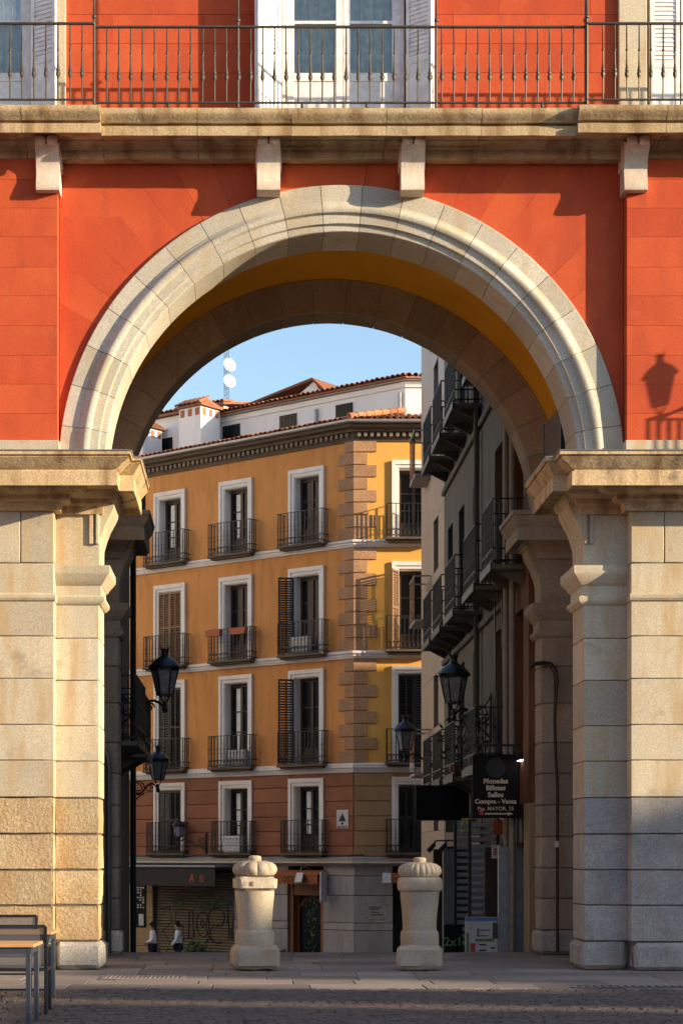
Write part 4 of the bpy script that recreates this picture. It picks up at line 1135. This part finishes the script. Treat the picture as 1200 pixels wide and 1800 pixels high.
# ------------------------------------------------------------------ wall lanterns
def lantern(mw, k, arm, label, style=0):
    """wrought-iron bracket lantern; local x points out from the wall, z up"""
    W = mw
    T = W @ Matrix.Scale(k, 4)
    o = thing('wall_lantern', None, label, 'lantern', 'wrought-iron wall lanterns of the street', mw=W)
    L = arm
    b = MB(T)
    b.box(-.0, .035, -.05, .05, -.55, .35, .01)
    def sw(f, t0, t1, r, n=16): b.tube([f(t0 + (t1 - t0) * i / n) for i in range(n + 1)], r, 6)
    sw(lambda t: (.03 + (L - .03) * t, 0, -.06 - .16 * math.sin(t * 2 * math.pi) * (1 - .25 * t)), 0, 1, .026)
    sw(lambda t: (.20 + .15 * math.cos(t) * (1 - t / 14), 0, -.02 + .15 * math.sin(t) * (1 - t / 14)), -2, 7.5, .018, 26)
    sw(lambda t: (L * .68 + .10 * math.cos(t) * (1 - t / 12), 0, -.06 + .10 * math.sin(t) * (1 - t / 12)), 0, 8, .016, 26)
    sw(lambda t: (.03 + .32 * t, 0, -.5 + .32 * t ** .6), 0, 1, .02, 10)
    sw(lambda t: (.03 + .2 * t, 0, .3 - .26 * t ** .5), 0, 1, .016, 10)
    b.lathe([(.02, -.16), (.05, -.12), (.05, -.08), (.025, -.04), (.04, .0), (.04, .03), (.02, .06)], (L, 0, 0), 8)
    for s in range(4):
        a = math.pi / 4 + s * math.pi / 2
        b.tube([(L, 0, .02), (L + .06 * math.cos(a), .06 * math.sin(a), .05), (L + .10 * math.cos(a), .10 * math.sin(a), .13), (L + .135 * math.cos(a), .135 * math.sin(a), .17)], .012, 5)
    b.build('bracket', 'black_iron', o, smooth=True)
    c = (L, 0, .17); n = 6
    f = MB(T); f.lathe([(.13, -.015), (.16, -.01), (.16, .02), (.13, .025)], c, n); f.lathe([(.235, .44), (.26, .45), (.26, .48), (.235, .49)], c, n)
    for i in range(n):
        a = 2 * math.pi * i / n
        f.tube([(L + .148 * math.cos(a), .148 * math.sin(a), .18), (L + .243 * math.cos(a), .243 * math.sin(a), .62)], .013, 4)
    f.build('lantern_frame', 'cap_black', o)
    for i in range(n):
        a0, a1 = 2 * math.pi * i / n, 2 * math.pi * (i + 1) / n; e = .004
        MB(T).ext([(L + .143 * math.cos(a0), .143 * math.sin(a0), .195), (L + .143 * math.cos(a1), .143 * math.sin(a1), .195), (L + .238 * math.cos(a1), .238 * math.sin(a1), .61), (L + .238 * math.cos(a0), .238 * math.sin(a0), .61)], (-.004 * math.cos((a0 + a1) / 2), -.004 * math.sin((a0 + a1) / 2), 0)).build('pane', 'lamp_glass', o)
    h = MB(T); h.lathe([(.30, .485), (.305, .52), (.27, .56), (.21, .63), (.12, .69), (.075, .72), (.06, .78), (.075, .83), (.085, .85), (.04, .86), (.001, .87)], c, 12)
    cap = h.build('cap', 'cap_black', o, smooth=True)
    cr = MB(T)
    for i in range(8):
        a = 2 * math.pi * i / 8; cr.ext([(L + .07 * math.cos(a - .25), .07 * math.sin(a - .25), 1.0), (L + .07 * math.cos(a + .25), .07 * math.sin(a + .25), 1.0), (L + .095 * math.cos(a), .095 * math.sin(a), 1.07)], (.008 * math.cos(a), .008 * math.sin(a), 0))
    cr.build('crown', 'cap_black', cap)
    return o
def px(x, y, d): return Vector((-1.23 + (x - 440) * d / 3250, d - 25, 1.54 + (1505 - y) * d / 3250))
def lan(x, y, d, wallx, k, label):
    """lantern whose stem base stands at the measured point, bracket rooted at the wall plane"""
    p = px(x, y, d); arm = abs(p.x - wallx) / k
    mw = Matrix.Translation((wallx, p.y, p.z))
    if wallx > p.x: mw = mw @ Matrix.Rotation(math.pi, 4, 'Z')
    return lantern(mw, k, arm, label)
lan(290, 1238, 33.5, XL + .02, .98, 'large black lantern nearest the left pier, high on the shaded building')
lan(278, 1382, 37.6, XL + .02, .80, 'smaller black lantern below the large one on the left of the street')
lan(797, 1252, 34.0, XR - .02, 1.02, 'larger black lantern on the right, above the coin dealer sign')
lan(712, 1330, 43.0, XR - .02, .92, 'black lantern on the right wall standing before the lowest corner window')
wp = TL @ Vector((6.05, .06, 2.05))
lantern(frame(wp, TL.to_3x3() @ Vector((.9, .43, 0)), TL.to_3x3() @ Vector((-.43, .9, 0))), .78, 1.25, 'small lantern on an iron scroll bracket before the brown mezzanine wall')

# ------------------------------------------------------------------ hanging signs and street clutter
sg = thing('coin_shop_sign', (2.9, 5.6, 2.2), 'black hanging sign reading Monedas Billetes Sellos Compra Venta', 'sign')
d = 30.6; a, c = px(830, 1438, d), px(911, 1326, d)
MB().box(a.x, c.x, a.y - .04, a.y + .04, a.z, c.z, .012).build('board', 'sign_black', sg)
for x in (a.x + .06, c.x - .1): MB().box(x, x + .03, a.y - .01, a.y + .01, c.z - .005, c.z + .14).build('hanger', 'black_iron', sg)
MB().box(a.x, XR + .02, a.y - .012, a.y + .012, c.z + .13, c.z + .17).build('arm', 'black_iron', sg)
cxs = (a.x + c.x) / 2 - .005
for txt, yy, s_, bo, m in (('Monedas', 1377, .112, .0045, 'sign_text'), ('Billetes', 1389, .112, .0045, 'sign_text'), ('Sellos', 1401, .112, .0045, 'sign_text'), ('Compra - Venta', 1412.5, .104, .004, 'sign_text'), ('Pza. MAYOR, 25', 1424.5, .088, .001, 'sign_text')):
    p = px(870, yy, d)
    me = text_mesh(txt, s_, m, Matrix.Translation((cxs, a.y - .043, p.z)) @ FACE_CAM, bo); link('lettering', me, sg)
p = px(870, 1430.5, d)
b = MB(); b.ext([(cxs - .18, a.y - .042, p.z - .012), (cxs + .20, a.y - .042, p.z - .012), (cxs + .20, a.y - .042, p.z - .03), (cxs + .29, a.y - .042, p.z), (cxs + .20, a.y - .042, p.z + .03), (cxs + .20, a.y - .042, p.z + .012), (cxs - .18, a.y - .042, p.z + .012)], (0, .004, 0)); b.build('arrow', 'sign_text', sg)
MB().box(cxs - .27, cxs - .20, a.y - .044, a.y - .038, p.z - .02, p.z + .06).build('sticker', 'poster_red', sg)
MB().lathe([(.165, 0), (.165, .006)], (0, 0, 0), 28).mesh
rd = MB(Matrix.Translation((cxs, a.y - .041, px(870, 1350, d).z)) @ Matrix.Rotation(R(90), 4, 'X')); rd.lathe([(.165, -.002), (.165, .004)], (0, 0, 0), 28); rd.build('round_emblem', 'shutter_dark', sg)
sl = thing('sign_spotlight', px(917, 1330, 30.3), 'lit spotlight shining at the coin dealer sign', 'lamp')
q = px(917, 1333, 30.35)
MB(Matrix.Translation(q) @ Matrix.Rotation(R(-12), 4, 'Y')).lathe([(.11, -.02), (.10, .05), (.04, .09), (.01, .1)], n=12).build('housing', 'sign_black', sl, smooth=True)
MB(Matrix.Translation(q) @ Matrix.Rotation(R(-12), 4, 'Y')).lathe([(.001, -.055), (.07, -.04), (.095, -.021)], n=12).build('bulb', 'lamp_on', sl, smooth=True)
MB().tube([q + Vector((0, 0, .09)), q + Vector((.06, 0, .16)), Vector((XR + .02, q.y, q.z + .14))], .012, 5).build('arm', 'black_iron', sl)
s2 = thing('blank_sign', px(778, 1411, 37.4), 'plain black rectangular hanging sign over the right bollard', 'sign')
a, c = px(730, 1440, 37.4), px(824, 1383, 37.4)
MB().box(a.x, c.x, a.y - .05, a.y + .05, a.z, c.z, .015).build('board', 'sign_black', s2)
f = MB(); f.box(a.x - .015, c.x + .015, a.y - .06, a.y + .06, c.z, c.z + .03); f.box(a.x - .015, c.x + .015, a.y - .06, a.y + .06, a.z - .03, a.z); f.build('frame', 'black_iron', s2)
MB().box(c.x - .02, XR + .02, a.y - .015, a.y + .015, c.z - .1, c.z - .06).build('arm', 'black_iron', s2)
def hang(name, x0, x1, y0, y1, d, m, label, cat='sign'):
    a, c = px(x0, y1, d), px(x1, y0, d); o = thing(name, a, label, cat)
    MB().box(a.x, c.x, a.y - .03, a.y + .03, a.z, c.z, .006).build('board', m, o)
    MB().box(c.x, max(c.x + .02, XR + .02), a.y - .01, a.y + .01, c.z - .06, c.z - .03).build('arm', 'black_iron', o)
    return o
hang('hanging_board', 782, 797, 1441, 1463, 40.0, 'pipe', 'small tan hanging board below the plain black sign')
hang('hanging_board', 811, 828, 1438, 1467, 36.5, 'poster_yellow', 'pale yellow hanging board beside the black signs')
hang('hanging_board', 866, 884, 1441, 1467, 32.6, 'orange_paint', 'orange hanging board below the coin dealer sign')
ns = hang('notice_poster', 864, 880, 1485, 1509, 32.0, 'poster_white', 'white notice with red lettering by the shop door', 'poster')
a, c = px(866, 1503, 31.95), px(878, 1490, 31.95)
b = MB()
for i in range(3): b.box(a.x + .01 * i, c.x - .01 * (2 - i), a.y - .005, a.y + .0, a.z + .045 * i, a.z + .045 * i + .028)
b.build('printing', 'poster_red', ns)
po = thing('poster_stand', px(846, 1680, 31.2), 'blue-white printed advertising stand at the end of the passage', 'poster stand')
a, c = px(817, 1690, 31.2), px(875, 1612, 31.2); a.z = sz(a.y) + .02; yy = a.y
MB().box(a.x, c.x, yy, yy + .05, a.z, c.z, .008).build('panel', 'poster_white', po)
def pp(x0, x1, y0, y1, m, k=1):
    A, B = px(x0, y1, 31.2), px(x1, y0, 31.2); MB().box(A.x, B.x, yy - .003 * k, yy + .002, A.z, B.z).build('print', m, po)
pp(817.5, 874.5, 1612.5, 1619, 'poster_blue'); pp(835, 868, 1650, 1655, 'poster_green'); pp(819, 824, 1640, 1677, 'poster_green'); pp(865, 874, 1622, 1650, 'leaf')
pp(826, 835, 1658, 1678, 'poster_red'); pp(838, 841, 1632, 1647, 'steel_blue'); pp(841, 862, 1634, 1636, 'steel_blue'); pp(842, 856, 1644, 1646, 'steel_blue'); pp(841, 854, 1659, 1662, 'steel_blue', 2); pp(841, 854, 1669, 1672, 'steel_blue', 2); pp(862, 869, 1665, 1668, 'steel_blue', 2)
tb = thing('chalk_board', px(795, 1660, 33), 'dark board with pale green writing beside the right bollard', 'sign')
a, c = px(780, 1690, 33), px(812, 1625, 33); a.z = sz(a.y)
MB().box(a.x, c.x, a.y, a.y + .04, a.z, c.z, .006).build('board', 'sign_black', tb)
me = text_mesh('2x1', .22, 'poster_green', Matrix.Translation(((a.x + c.x) / 2, a.y - .003, c.z - .38)) @ FACE_CAM, .004); link('lettering', me, tb)
b_ = thing('bracket_spotlight', px(770, 1480, 36), 'pair of black spotlights on a bar over the right bollard', 'lamp')
b = MB(); A = px(765, 1478, 36); b.bar(A, Vector((XR + .02, A.y, A.z + .02)), .03, .03); b.build('bar', 'black_iron', b_)
for dx in (0, .22):
    MB().tube([A + Vector((dx, 0, 0)), A + Vector((dx - .03, 0, -.08)), A + Vector((dx - .14, -.05, -.2))], [.02, .045, .05], 8).build('spot', 'black_iron', b_)
# potted plants on the lower right balconies
random.seed(21)
for i, (y0, n, s_, lab) in enumerate(((8.3, 60, .26, 'leafy potted plant on the nearest low right balcony'), (11.5, 50, .24, 'leafy potted plant on the second low right balcony'))):
    p0 = Vector((XR - .42, y0, 3.12)); pt = thing('potted_plant', p0, lab, 'plant', 'plants on the street balconies')
    MB().lathe([(.09, 0), (.13, .22), (.14, .24), (.12, .24), (.1, .22)], p0, 10).build('pot', 'terracotta', pt)
    b = MB()
    for k in range(n):
        c = p0 + Vector((random.gauss(0, s_ * .6), random.gauss(0, s_ * .6), .3 + abs(random.gauss(.25, .25)))); dv = Vector((random.uniform(-1, 1), random.uniform(-1, 1), random.uniform(-.4, 1))).normalized() * .09; w = dv.cross(Vector((random.random(), random.random(), random.random()))).normalized() * .03
        b.add([c - dv, c + w, c + dv, c - w], [(0, 1, 2, 3)])
    for k in range(6): b.tube([p0 + Vector((0, 0, .2)), p0 + Vector((random.gauss(0, .1), random.gauss(0, .1), .6))], .008, 4)
    b.build('foliage', 'leaf', pt)
# cables strung along the right wall
for i, (pts, r) in enumerate((([(XR - .06, 6.5, 3.2), (XR - .10, 6.9, 5.2), (XR - .07, 7.2, 6.2)], .02), ([(XR - .06, 7.4, 2.6), (XR - .12, 7.6, 4.4), (XR - .07, 8.2, 6.2)], .016))):
    o = MB().tube(pts, r, 5).build('wall_cable', 'black_iron', None, label=('thick black cable climbing the right street wall' if i == 0 else 'thin black cable looping up the right street wall'), cat='cable')
# conduit with cables on the rear right pier
cd = thing('pier_conduit', (3.75, 3.6, 0), 'black cable conduit bending over the rear right pier', 'conduit')
q = lambda x, y: px(x, y, 28.60)
MB().tube([q(931, 1173), q(940, 1166), q(955, 1164), q(968, 1166), q(976, 1176), q(979, 1195), q(976, 1230), q(974, 1262), q(976, 1330), q(979, 1380), q(979, 1674)], .024, 7).build('conduit', 'black_iron', cd, smooth=True)
MB().tube([q(930, 1178), q(941, 1169), q(956, 1168), q(966, 1171), q(972, 1182), q(974, 1200), q(973, 1262)], .014, 6).build('cable', 'wood', cd, smooth=True)
p = q(978, 1484); MB().box(p.x - .03, p.x + .03, p.y - .05, p.y + .02, p.z - .05, p.z + .05, .01).build('junction_box', 'poster_white', cd)
cd = thing('pier_conduit', (-3.6, 3.5, 0), 'dark cable conduit rising beside the rear left pier', 'conduit')
q = lambda x, y: px(x, y, 28.58)
MB().tube([q(182, 1316), q(188, 1330), q(190.5, 1350), q(190.5, 1676)], .05, 7).build('conduit', 'steel_dark', cd, smooth=True)
MB().tube([q(183, 1312), q(191, 1326), q(194, 1350), q(194, 1676)], .018, 6).build('cable', 'black_iron', cd, smooth=True)
# dark metal screen standing on the impost inside the passage
ds = thing('metal_screen', (3.14, .95, 6.83), 'dark metal screen panel standing on the right impost inside the passage', 'screen')
MB().box(3.13, 3.16, .95, 2.5, 6.84, 7.92, .005).build('panel', 'eave', ds)
for y in (.93, 2.48): MB().box(3.115, 3.175, y, y + .04, 6.83, 7.95).build('post', 'black_iron', ds)
for z in (7.1, 7.7):
    for y in (.95, 2.5): MB().box(3.16, 3.60, y - .012, y + .012, z - .012, z + .012).build('stay', 'black_iron', ds)

# ------------------------------------------------------------------ bollards
def bollard(cx, cy, k, rot, lobes, label, seed, chip):
    o = thing('stone_bollard', (cx, cy, 0), label, 'bollard', 'stone bollards in the archway')
    T = Matrix.Translation((cx, cy, 0)) @ Matrix.Rotation(rot, 4, 'Z') @ Matrix.Scale(k, 4)
    b = MB(T); b.rock(-.325, .325, -.325, .325, 0, .36, .04, .022, .07, 4, seed); b.build('base', 'bollard', o, smooth=True)
    wob = lambda a, z: 1 + .022 * noise.noise((math.cos(a) * 1.5, math.sin(a) * 1.5, z * 3 + seed)) + .010 * noise.noise((math.cos(a) * 6, math.sin(a) * 6, z * 9 + seed))
    b = MB(T); prof = [(.255, .34), (.262, .40), (.26, .50), (.252, .53), (.235, .545), (.232, .60), (.236, .70), (.244, .80), (.254, .90), (.264, 1.0), (.268, 1.075)]
    b.lathe(prof, n=36, fn=wob); b.build('shaft', 'bollard', o, smooth=True)
    b = MB(T)
    if chip: b.rock(-.285, .285, -.285, .285, 1.07, 1.275, .035, .012, .07, 5, seed + 2)
    else: b.lathe([(.27, 1.075), (.295, 1.09), (.308, 1.12), (.31, 1.2), (.30, 1.25), (.275, 1.275), (.2, 1.28)], n=36, fn=wob)
    b.build('collar', 'bollard', o, smooth=True)
    if chip: MB(T).rock(-.13, -.05, -.2845, -.24, 1.12, 1.22, .02, .01, .04, 8, 3).build('chipped_patch', 'eave', o, smooth=True)
    n = lobes * 8
    lf = lambda a, z: 1 + (.13 if lobes < 12 else .07) * (abs(math.cos(a * lobes / 2)) ** .6 - .6) * min(1, max(.1, (z - 1.25) * 8)) + .01 * noise.noise((math.cos(a) * 3, math.sin(a) * 3, z * 5))
    b = MB(T); b.lathe([(.20, 1.265), (.262, 1.285), (.29, 1.33), (.292, 1.37), (.272, 1.42), (.225, 1.455), (.15, 1.475), (.09, 1.48)], n=n, fn=lf); b.build('fluted_cap', 'bollard', o, smooth=True)
    b = MB(T); b.lathe([(.09, 1.47), (.085, 1.49), (.092, 1.515), (.08, 1.54), (.05, 1.55)], n=16, fn=wob); b.build('finial', 'bollard', o, smooth=True)
bollard(-1.17, .02, 1.0, R(8), 10, 'stone bollard on the left, wide lobed top catching the sun', 3, True)
bollard(1.06, .05, .985, R(-5), 22, 'shaded stone bollard on the right, finely fluted top', 8, False)

# ------------------------------------------------------------------ cafe furniture
def table(x1, y, w, d, label):
    """table whose right edge is at x1"""
    o = thing('cafe_table', (x1 - w / 2, y, 0), label, 'table', 'cafe tables'); x0 = x1 - w
    for i in range(6):
        ya, yb = y - d / 2 + d * i / 6, y - d / 2 + d * (i + 1) / 6
        MB().box(x0, x1, ya + .003, yb - .003, .715, .745, .004).build('board', 'table_wood', o)
    f = MB()
    for yy in (y - d / 2 + .04, y + d / 2 - .04): f.box(x0 + .05, x1 - .05, yy - .015, yy + .015, .655, .714)
    for xx in (x0 + .05, x1 - .05): f.box(xx - .015, xx + .015, y - d / 2 + .056, y + d / 2 - .056, .655, .714)
    f.build('apron', 'steel_blue', o)
    for xx in (x0 + .055, x1 - .055):
        for yy in (y - d / 2 + .04, y + d / 2 - .04): MB().box(xx - .022, xx + .022, yy - .022, yy + .022, 0, .656, .003).build('leg', 'steel_blue', o)
table(-3.18, -7.95, .75, .7, 'wood-topped cafe table in the bottom left corner, nearest the camera')
table(-3.31, -5.25, .8, .7, 'wood-topped cafe table behind the front chair at left')
def chair(cx, cy, rot, label):
    o = thing('cafe_chair', (cx, cy, 0), label, 'chair', 'cafe chairs', mw=Matrix.Translation((cx, cy, 0)) @ Matrix.Rotation(rot, 4, 'Z'))
    T = WM[o.name]; w, d = .27, .25           # faces +y
    for sx in (-1, 1):
        MB(T).bar((sx * w, -d - .03, 0), (sx * w, -d, .44), .034, .026).build('leg', 'steel_dark', o)
        MB(T).bar((sx * w, d, 0), (sx * w, d, .64), .034, .026).build('leg', 'steel_dark', o)
        MB(T).bar((sx * w, -d, .44), (sx * w, -d - .09, .86), .032, .026).build('back_post', 'steel_dark', o)
        MB(T).bar((sx * w, d + .02, .65), (sx * w, -d - .04, .65), .045, .02).build('armrest', 'steel_dark', o)
        MB(T).bar((sx * w, -d, .43), (sx * w, d, .43), .03, .026).build('seat_rail', 'steel_dark', o)
    b = MB(T); b.bar((-w, -d - .09, .86), (w, -d - .09, .86), .026, .03); b.build('top_rail', 'steel_dark', o)
    b = MB(T); b.bar((-w, -d, .435), (w, -d, .435), .026, .03); b.build('cross_rail', 'steel_dark', o); b = MB(T); b.bar((-w, d, .435), (w, d, .435), .026, .03); b.build('cross_rail', 'steel_dark', o)
    MB(T).bar((-w, 0, .22), (w, 0, .22), .02, .02).build('stretcher', 'steel_dark', o)
    MB(T).add([(-w + .012, -d - .008, .47), (w - .012, -d - .008, .47), (w - .012, -d - .087, .85), (-w + .012, -d - .087, .85)], [(0, 1, 2, 3)]).build('back_sling', 'sling', o)
    MB(T).box(-w + .015, w - .015, -d + .012, d - .012, .438, .444).build('seat_sling', 'sling', o)
chair(-3.50, -6.72, R(2), 'mesh-backed cafe chair with its back to the camera, front one at left')
chair(-3.93, -4.30, R(180), 'mesh-backed cafe chair farther back, beside the left pier')

# ------------------------------------------------------------------ passers-by
def skin_mesh(name, verts, edges, rad, mat, par, root=0, sub=1):
    me = bpy.data.meshes.new(name); me.from_pydata(verts, edges, []); me.materials.append(M[mat])
    o = link(name, me, par, WM[par.name])
    m = o.modifiers.new('skin', 'SKIN'); m.use_smooth_shade = True
    for i, v_ in enumerate(me.skin_vertices[0].data):
        v_.radius = rad[i] if isinstance(rad[i], tuple) else (rad[i], rad[i]); v_.use_root = (i == root)
    s = o.modifiers.new('sub', 'SUBSURF'); s.levels = sub; s.render_levels = sub
    return o
def person(x, y, h, label, jacket, swing, carry):
    k = h / 1.7
    P = thing('person', None, label, 'person', mw=Matrix.Translation((x, y, sz(y) if y < 33 else -2.25)) @ Matrix.Rotation(R(90), 4, 'Z') @ Matrix.Scale(k, 4))
    s = swing                                  # walks along local +y (towards picture left)
    J = dict(hip=(0, 0, .92), waist=(0, 0, 1.08), chest=(0, .01, 1.28), neck=(0, .02, 1.44), head0=(0, .03, 1.52), head1=(0, .05, 1.62), head2=(0, .04, 1.69))
    hl, hr_ = (-.09, 0, .90), (.09, 0, .90)
    kl, kr = (-.09, .14 * s + .03, .50), (.09, -.10 * s + .03, .50); fl_, fr_ = (-.09, .26 * s, .08), (.09, -.32 * s, .10)
    tl, tr = (-.09, .26 * s + .15, .04), (.09, -.32 * s + .15, .03)
    sl_, sr_ = (-.18, 0, 1.38), (.18, 0, 1.38)
    if carry: el, er, wl2, wr = (-.24, -.02, 1.13), (.24, -.04, 1.12), (-.16, .22, 1.02), (.20, .20, 1.00)
    else: el, er, wl2, wr = (-.25, .08 * -s, 1.12), (.25, .08 * s, 1.12), (-.24, .22 * -s + .06, .90), (.24, .14 * s + .08, .90)
    hnd = lambda w: (w[0] * .97, w[1] + .09, w[2] - .05)
    V = [J['hip'], J['waist'], J['chest'], J['neck'], J['head0'], J['head1'], J['head2'], hl, kl, fl_, tl, hr_, kr, fr_, tr, sl_, el, wl2, hnd(wl2), sr_, er, wr, hnd(wr)]
    E = [(0, 1), (1, 2), (2, 3), (3, 4), (4, 5), (5, 6), (0, 7), (7, 8), (8, 9), (9, 10), (0, 11), (11, 12), (12, 13), (13, 14), (2, 15), (15, 16), (16, 17), (17, 18), (2, 19), (19, 20), (20, 21), (21, 22)]
    rd_ = [(.14, .11), (.13, .10), (.15, .11), .05, (.07, .08), (.08, .10), (.06, .07), .08, .055, .04, .035, .08, .055, .04, .035, .055, .042, .032, .028, .055, .042, .032, .028]
    skin_mesh('body', V, E, rd_, 'skin', P)
    cut = lambda a, b_, t: tuple(a[i] + (b_[i] - a[i]) * t for i in range(3))
    VJ = [(0, 0, .82), (0, 0, .95), J['waist'], J['chest'], (0, .015, 1.40), sl_, el, cut(el, wl2, .9), sr_, er, cut(er, wr, .9)]
    skin_mesh('jacket', VJ, [(0, 1), (1, 2), (2, 3), (3, 4), (3, 5), (5, 6), (6, 7), (3, 8), (8, 9), (9, 10)], [(.19, .16), (.185, .15), (.175, .14), (.18, .14), .085, .085, .065, .055, .085, .065, .055], jacket, P)
    VT = [(0, 0, .93), hl, kl, cut(kl, fl_, .9), hr_, kr, cut(kr, fr_, .9)]
    skin_mesh('trousers', VT, [(0, 1), (1, 2), (2, 3), (0, 4), (4, 5), (5, 6)], [(.16, .13), .10, .075, .06, .10, .075, .06], 'trousers', P)
    skin_mesh('hair', [(0, -.03, 1.55), (0, -.01, 1.65), (0, .04, 1.71)], [(0, 1), (1, 2)], [(.085, .06), (.10, .095), (.085, .08)], 'hair', P, 1)
    skin_mesh('shoes', [cut(fl_, tl, .1), tl], [(0, 1)], [.05, .04], 'hair', P); skin_mesh('shoes', [cut(fr_, tr, .1), tr], [(0, 1)], [.05, .04], 'hair', P)
    if carry: MB(WM[P.name]).box(-.20, -.02, .28, .30, .86, 1.06, .005).build('folded_paper', 'poster_white', P)
person(-4.40, 35.2, 1.62, 'person in a cream cardigan and dark trousers walking left, holding a paper', 'jacket_white', 1, True)
person(-3.58, 35.4, 1.62, 'person in a pale blue jacket walking left before the graffiti shutter', 'jacket_blue', -.8, False)
# dark planters at the foot of the shop fronts
for i, (t, lab) in enumerate(((2.4, 'round dark planter in front of the restaurant door'), (5.7, 'round dark planter below the graffiti shutter'))):
    p = TL @ Vector((t, .9, 0)); pt = thing('planter', (p.x, p.y, -2.25), lab, 'planter', 'planters of the shop')
    MB().lathe([(.30, 0), (.42, .35), (.46, .62), (.44, .64), (.40, .60)], (p.x, p.y, -2.25), 16).build('tub', 'sign_black', pt, smooth=True)
    b = MB(); random.seed(i)
    for k in range(70):
        c = Vector((p.x, p.y, -1.62)) + Vector((random.gauss(0, .22), random.gauss(0, .22), abs(random.gauss(0, .16)))); dv = Vector((random.uniform(-1, 1), random.uniform(-1, 1), random.uniform(-.2, 1))).normalized() * .1; w = dv.cross(Vector((random.random(), .3, random.random()))).normalized() * .035
        b.add([c - dv, c + w, c + dv, c - w], [(0, 1, 2, 3)])
    b.build('foliage', 'leaf', pt)
# air conditioners and flower boxes on the corner building's balconies
def on_balcony(kind, T, x, z, label):
    o = thing(kind, T @ Vector((x, .2, z)), label, 'air conditioner' if kind == 'air_conditioner' else 'planter')
    if kind == 'air_conditioner':
        MB(T).box(x - .36, x + .36, .10, .32, z, z + .55, .015).build('casing', 'poster_white', o)
        b = MB(T)
        for i in range(7): b.box(x - .33, x + .33, .318, .326, z + .07 + i * .065, z + .09 + i * .065)
        b.build('grille', 'grey_metal', o)
    else:
        MB(T).loft([[(x - .3, .36, z), (x + .3, .36, z), (x + .3, .50, z), (x - .3, .50, z)], [(x - .34, .34, z + .2), (x + .34, .34, z + .2), (x + .34, .53, z + .2), (x - .34, .53, z + .2)]]).build('box', 'terracotta', o)
on_balcony('air_conditioner', TL, 1.95, ROWS[1][0], 'white air conditioner on the third-floor balcony nearest the corner')
on_balcony('air_conditioner', TL, 4.55, ROWS[2][0], 'white air conditioner on the middle balcony above the brown mezzanine')
on_balcony('air_conditioner', TL, 4.75, ROWS[3][0], 'white air conditioner on the middle mezzanine balcony')
on_balcony('flower_box', TL, 4.35, ROWS[1][0] + .80, 'terracotta flower box hung at the right of the middle third-floor balcony')
on_balcony('flower_box', TL, 5.42, ROWS[1][0] + .80, 'terracotta flower box hung at the left of the middle third-floor balcony')

# balcony and lantern out of frame on the right whose shadows fall on the red wall
lantern(Matrix.Translation((6.96, -.21, 8.18)) @ Matrix.Rotation(R(-90), 4, 'Z') @ Matrix.Diagonal((.42, .42, 1.1, 1)), .72, 3.4, 'black wall lantern on the red wall right of the arch, out of frame')
rb = thing('side_balcony', (8.2, -.2, 7.1), 'small iron balcony on the red wall right of the arch, out of frame', 'balcony')
street_balcony(frame((8.2, -.2, 0), (1, 0), (0, -1)), rb, 0, 7.1, 2.7, d=1.1, h=1.05)
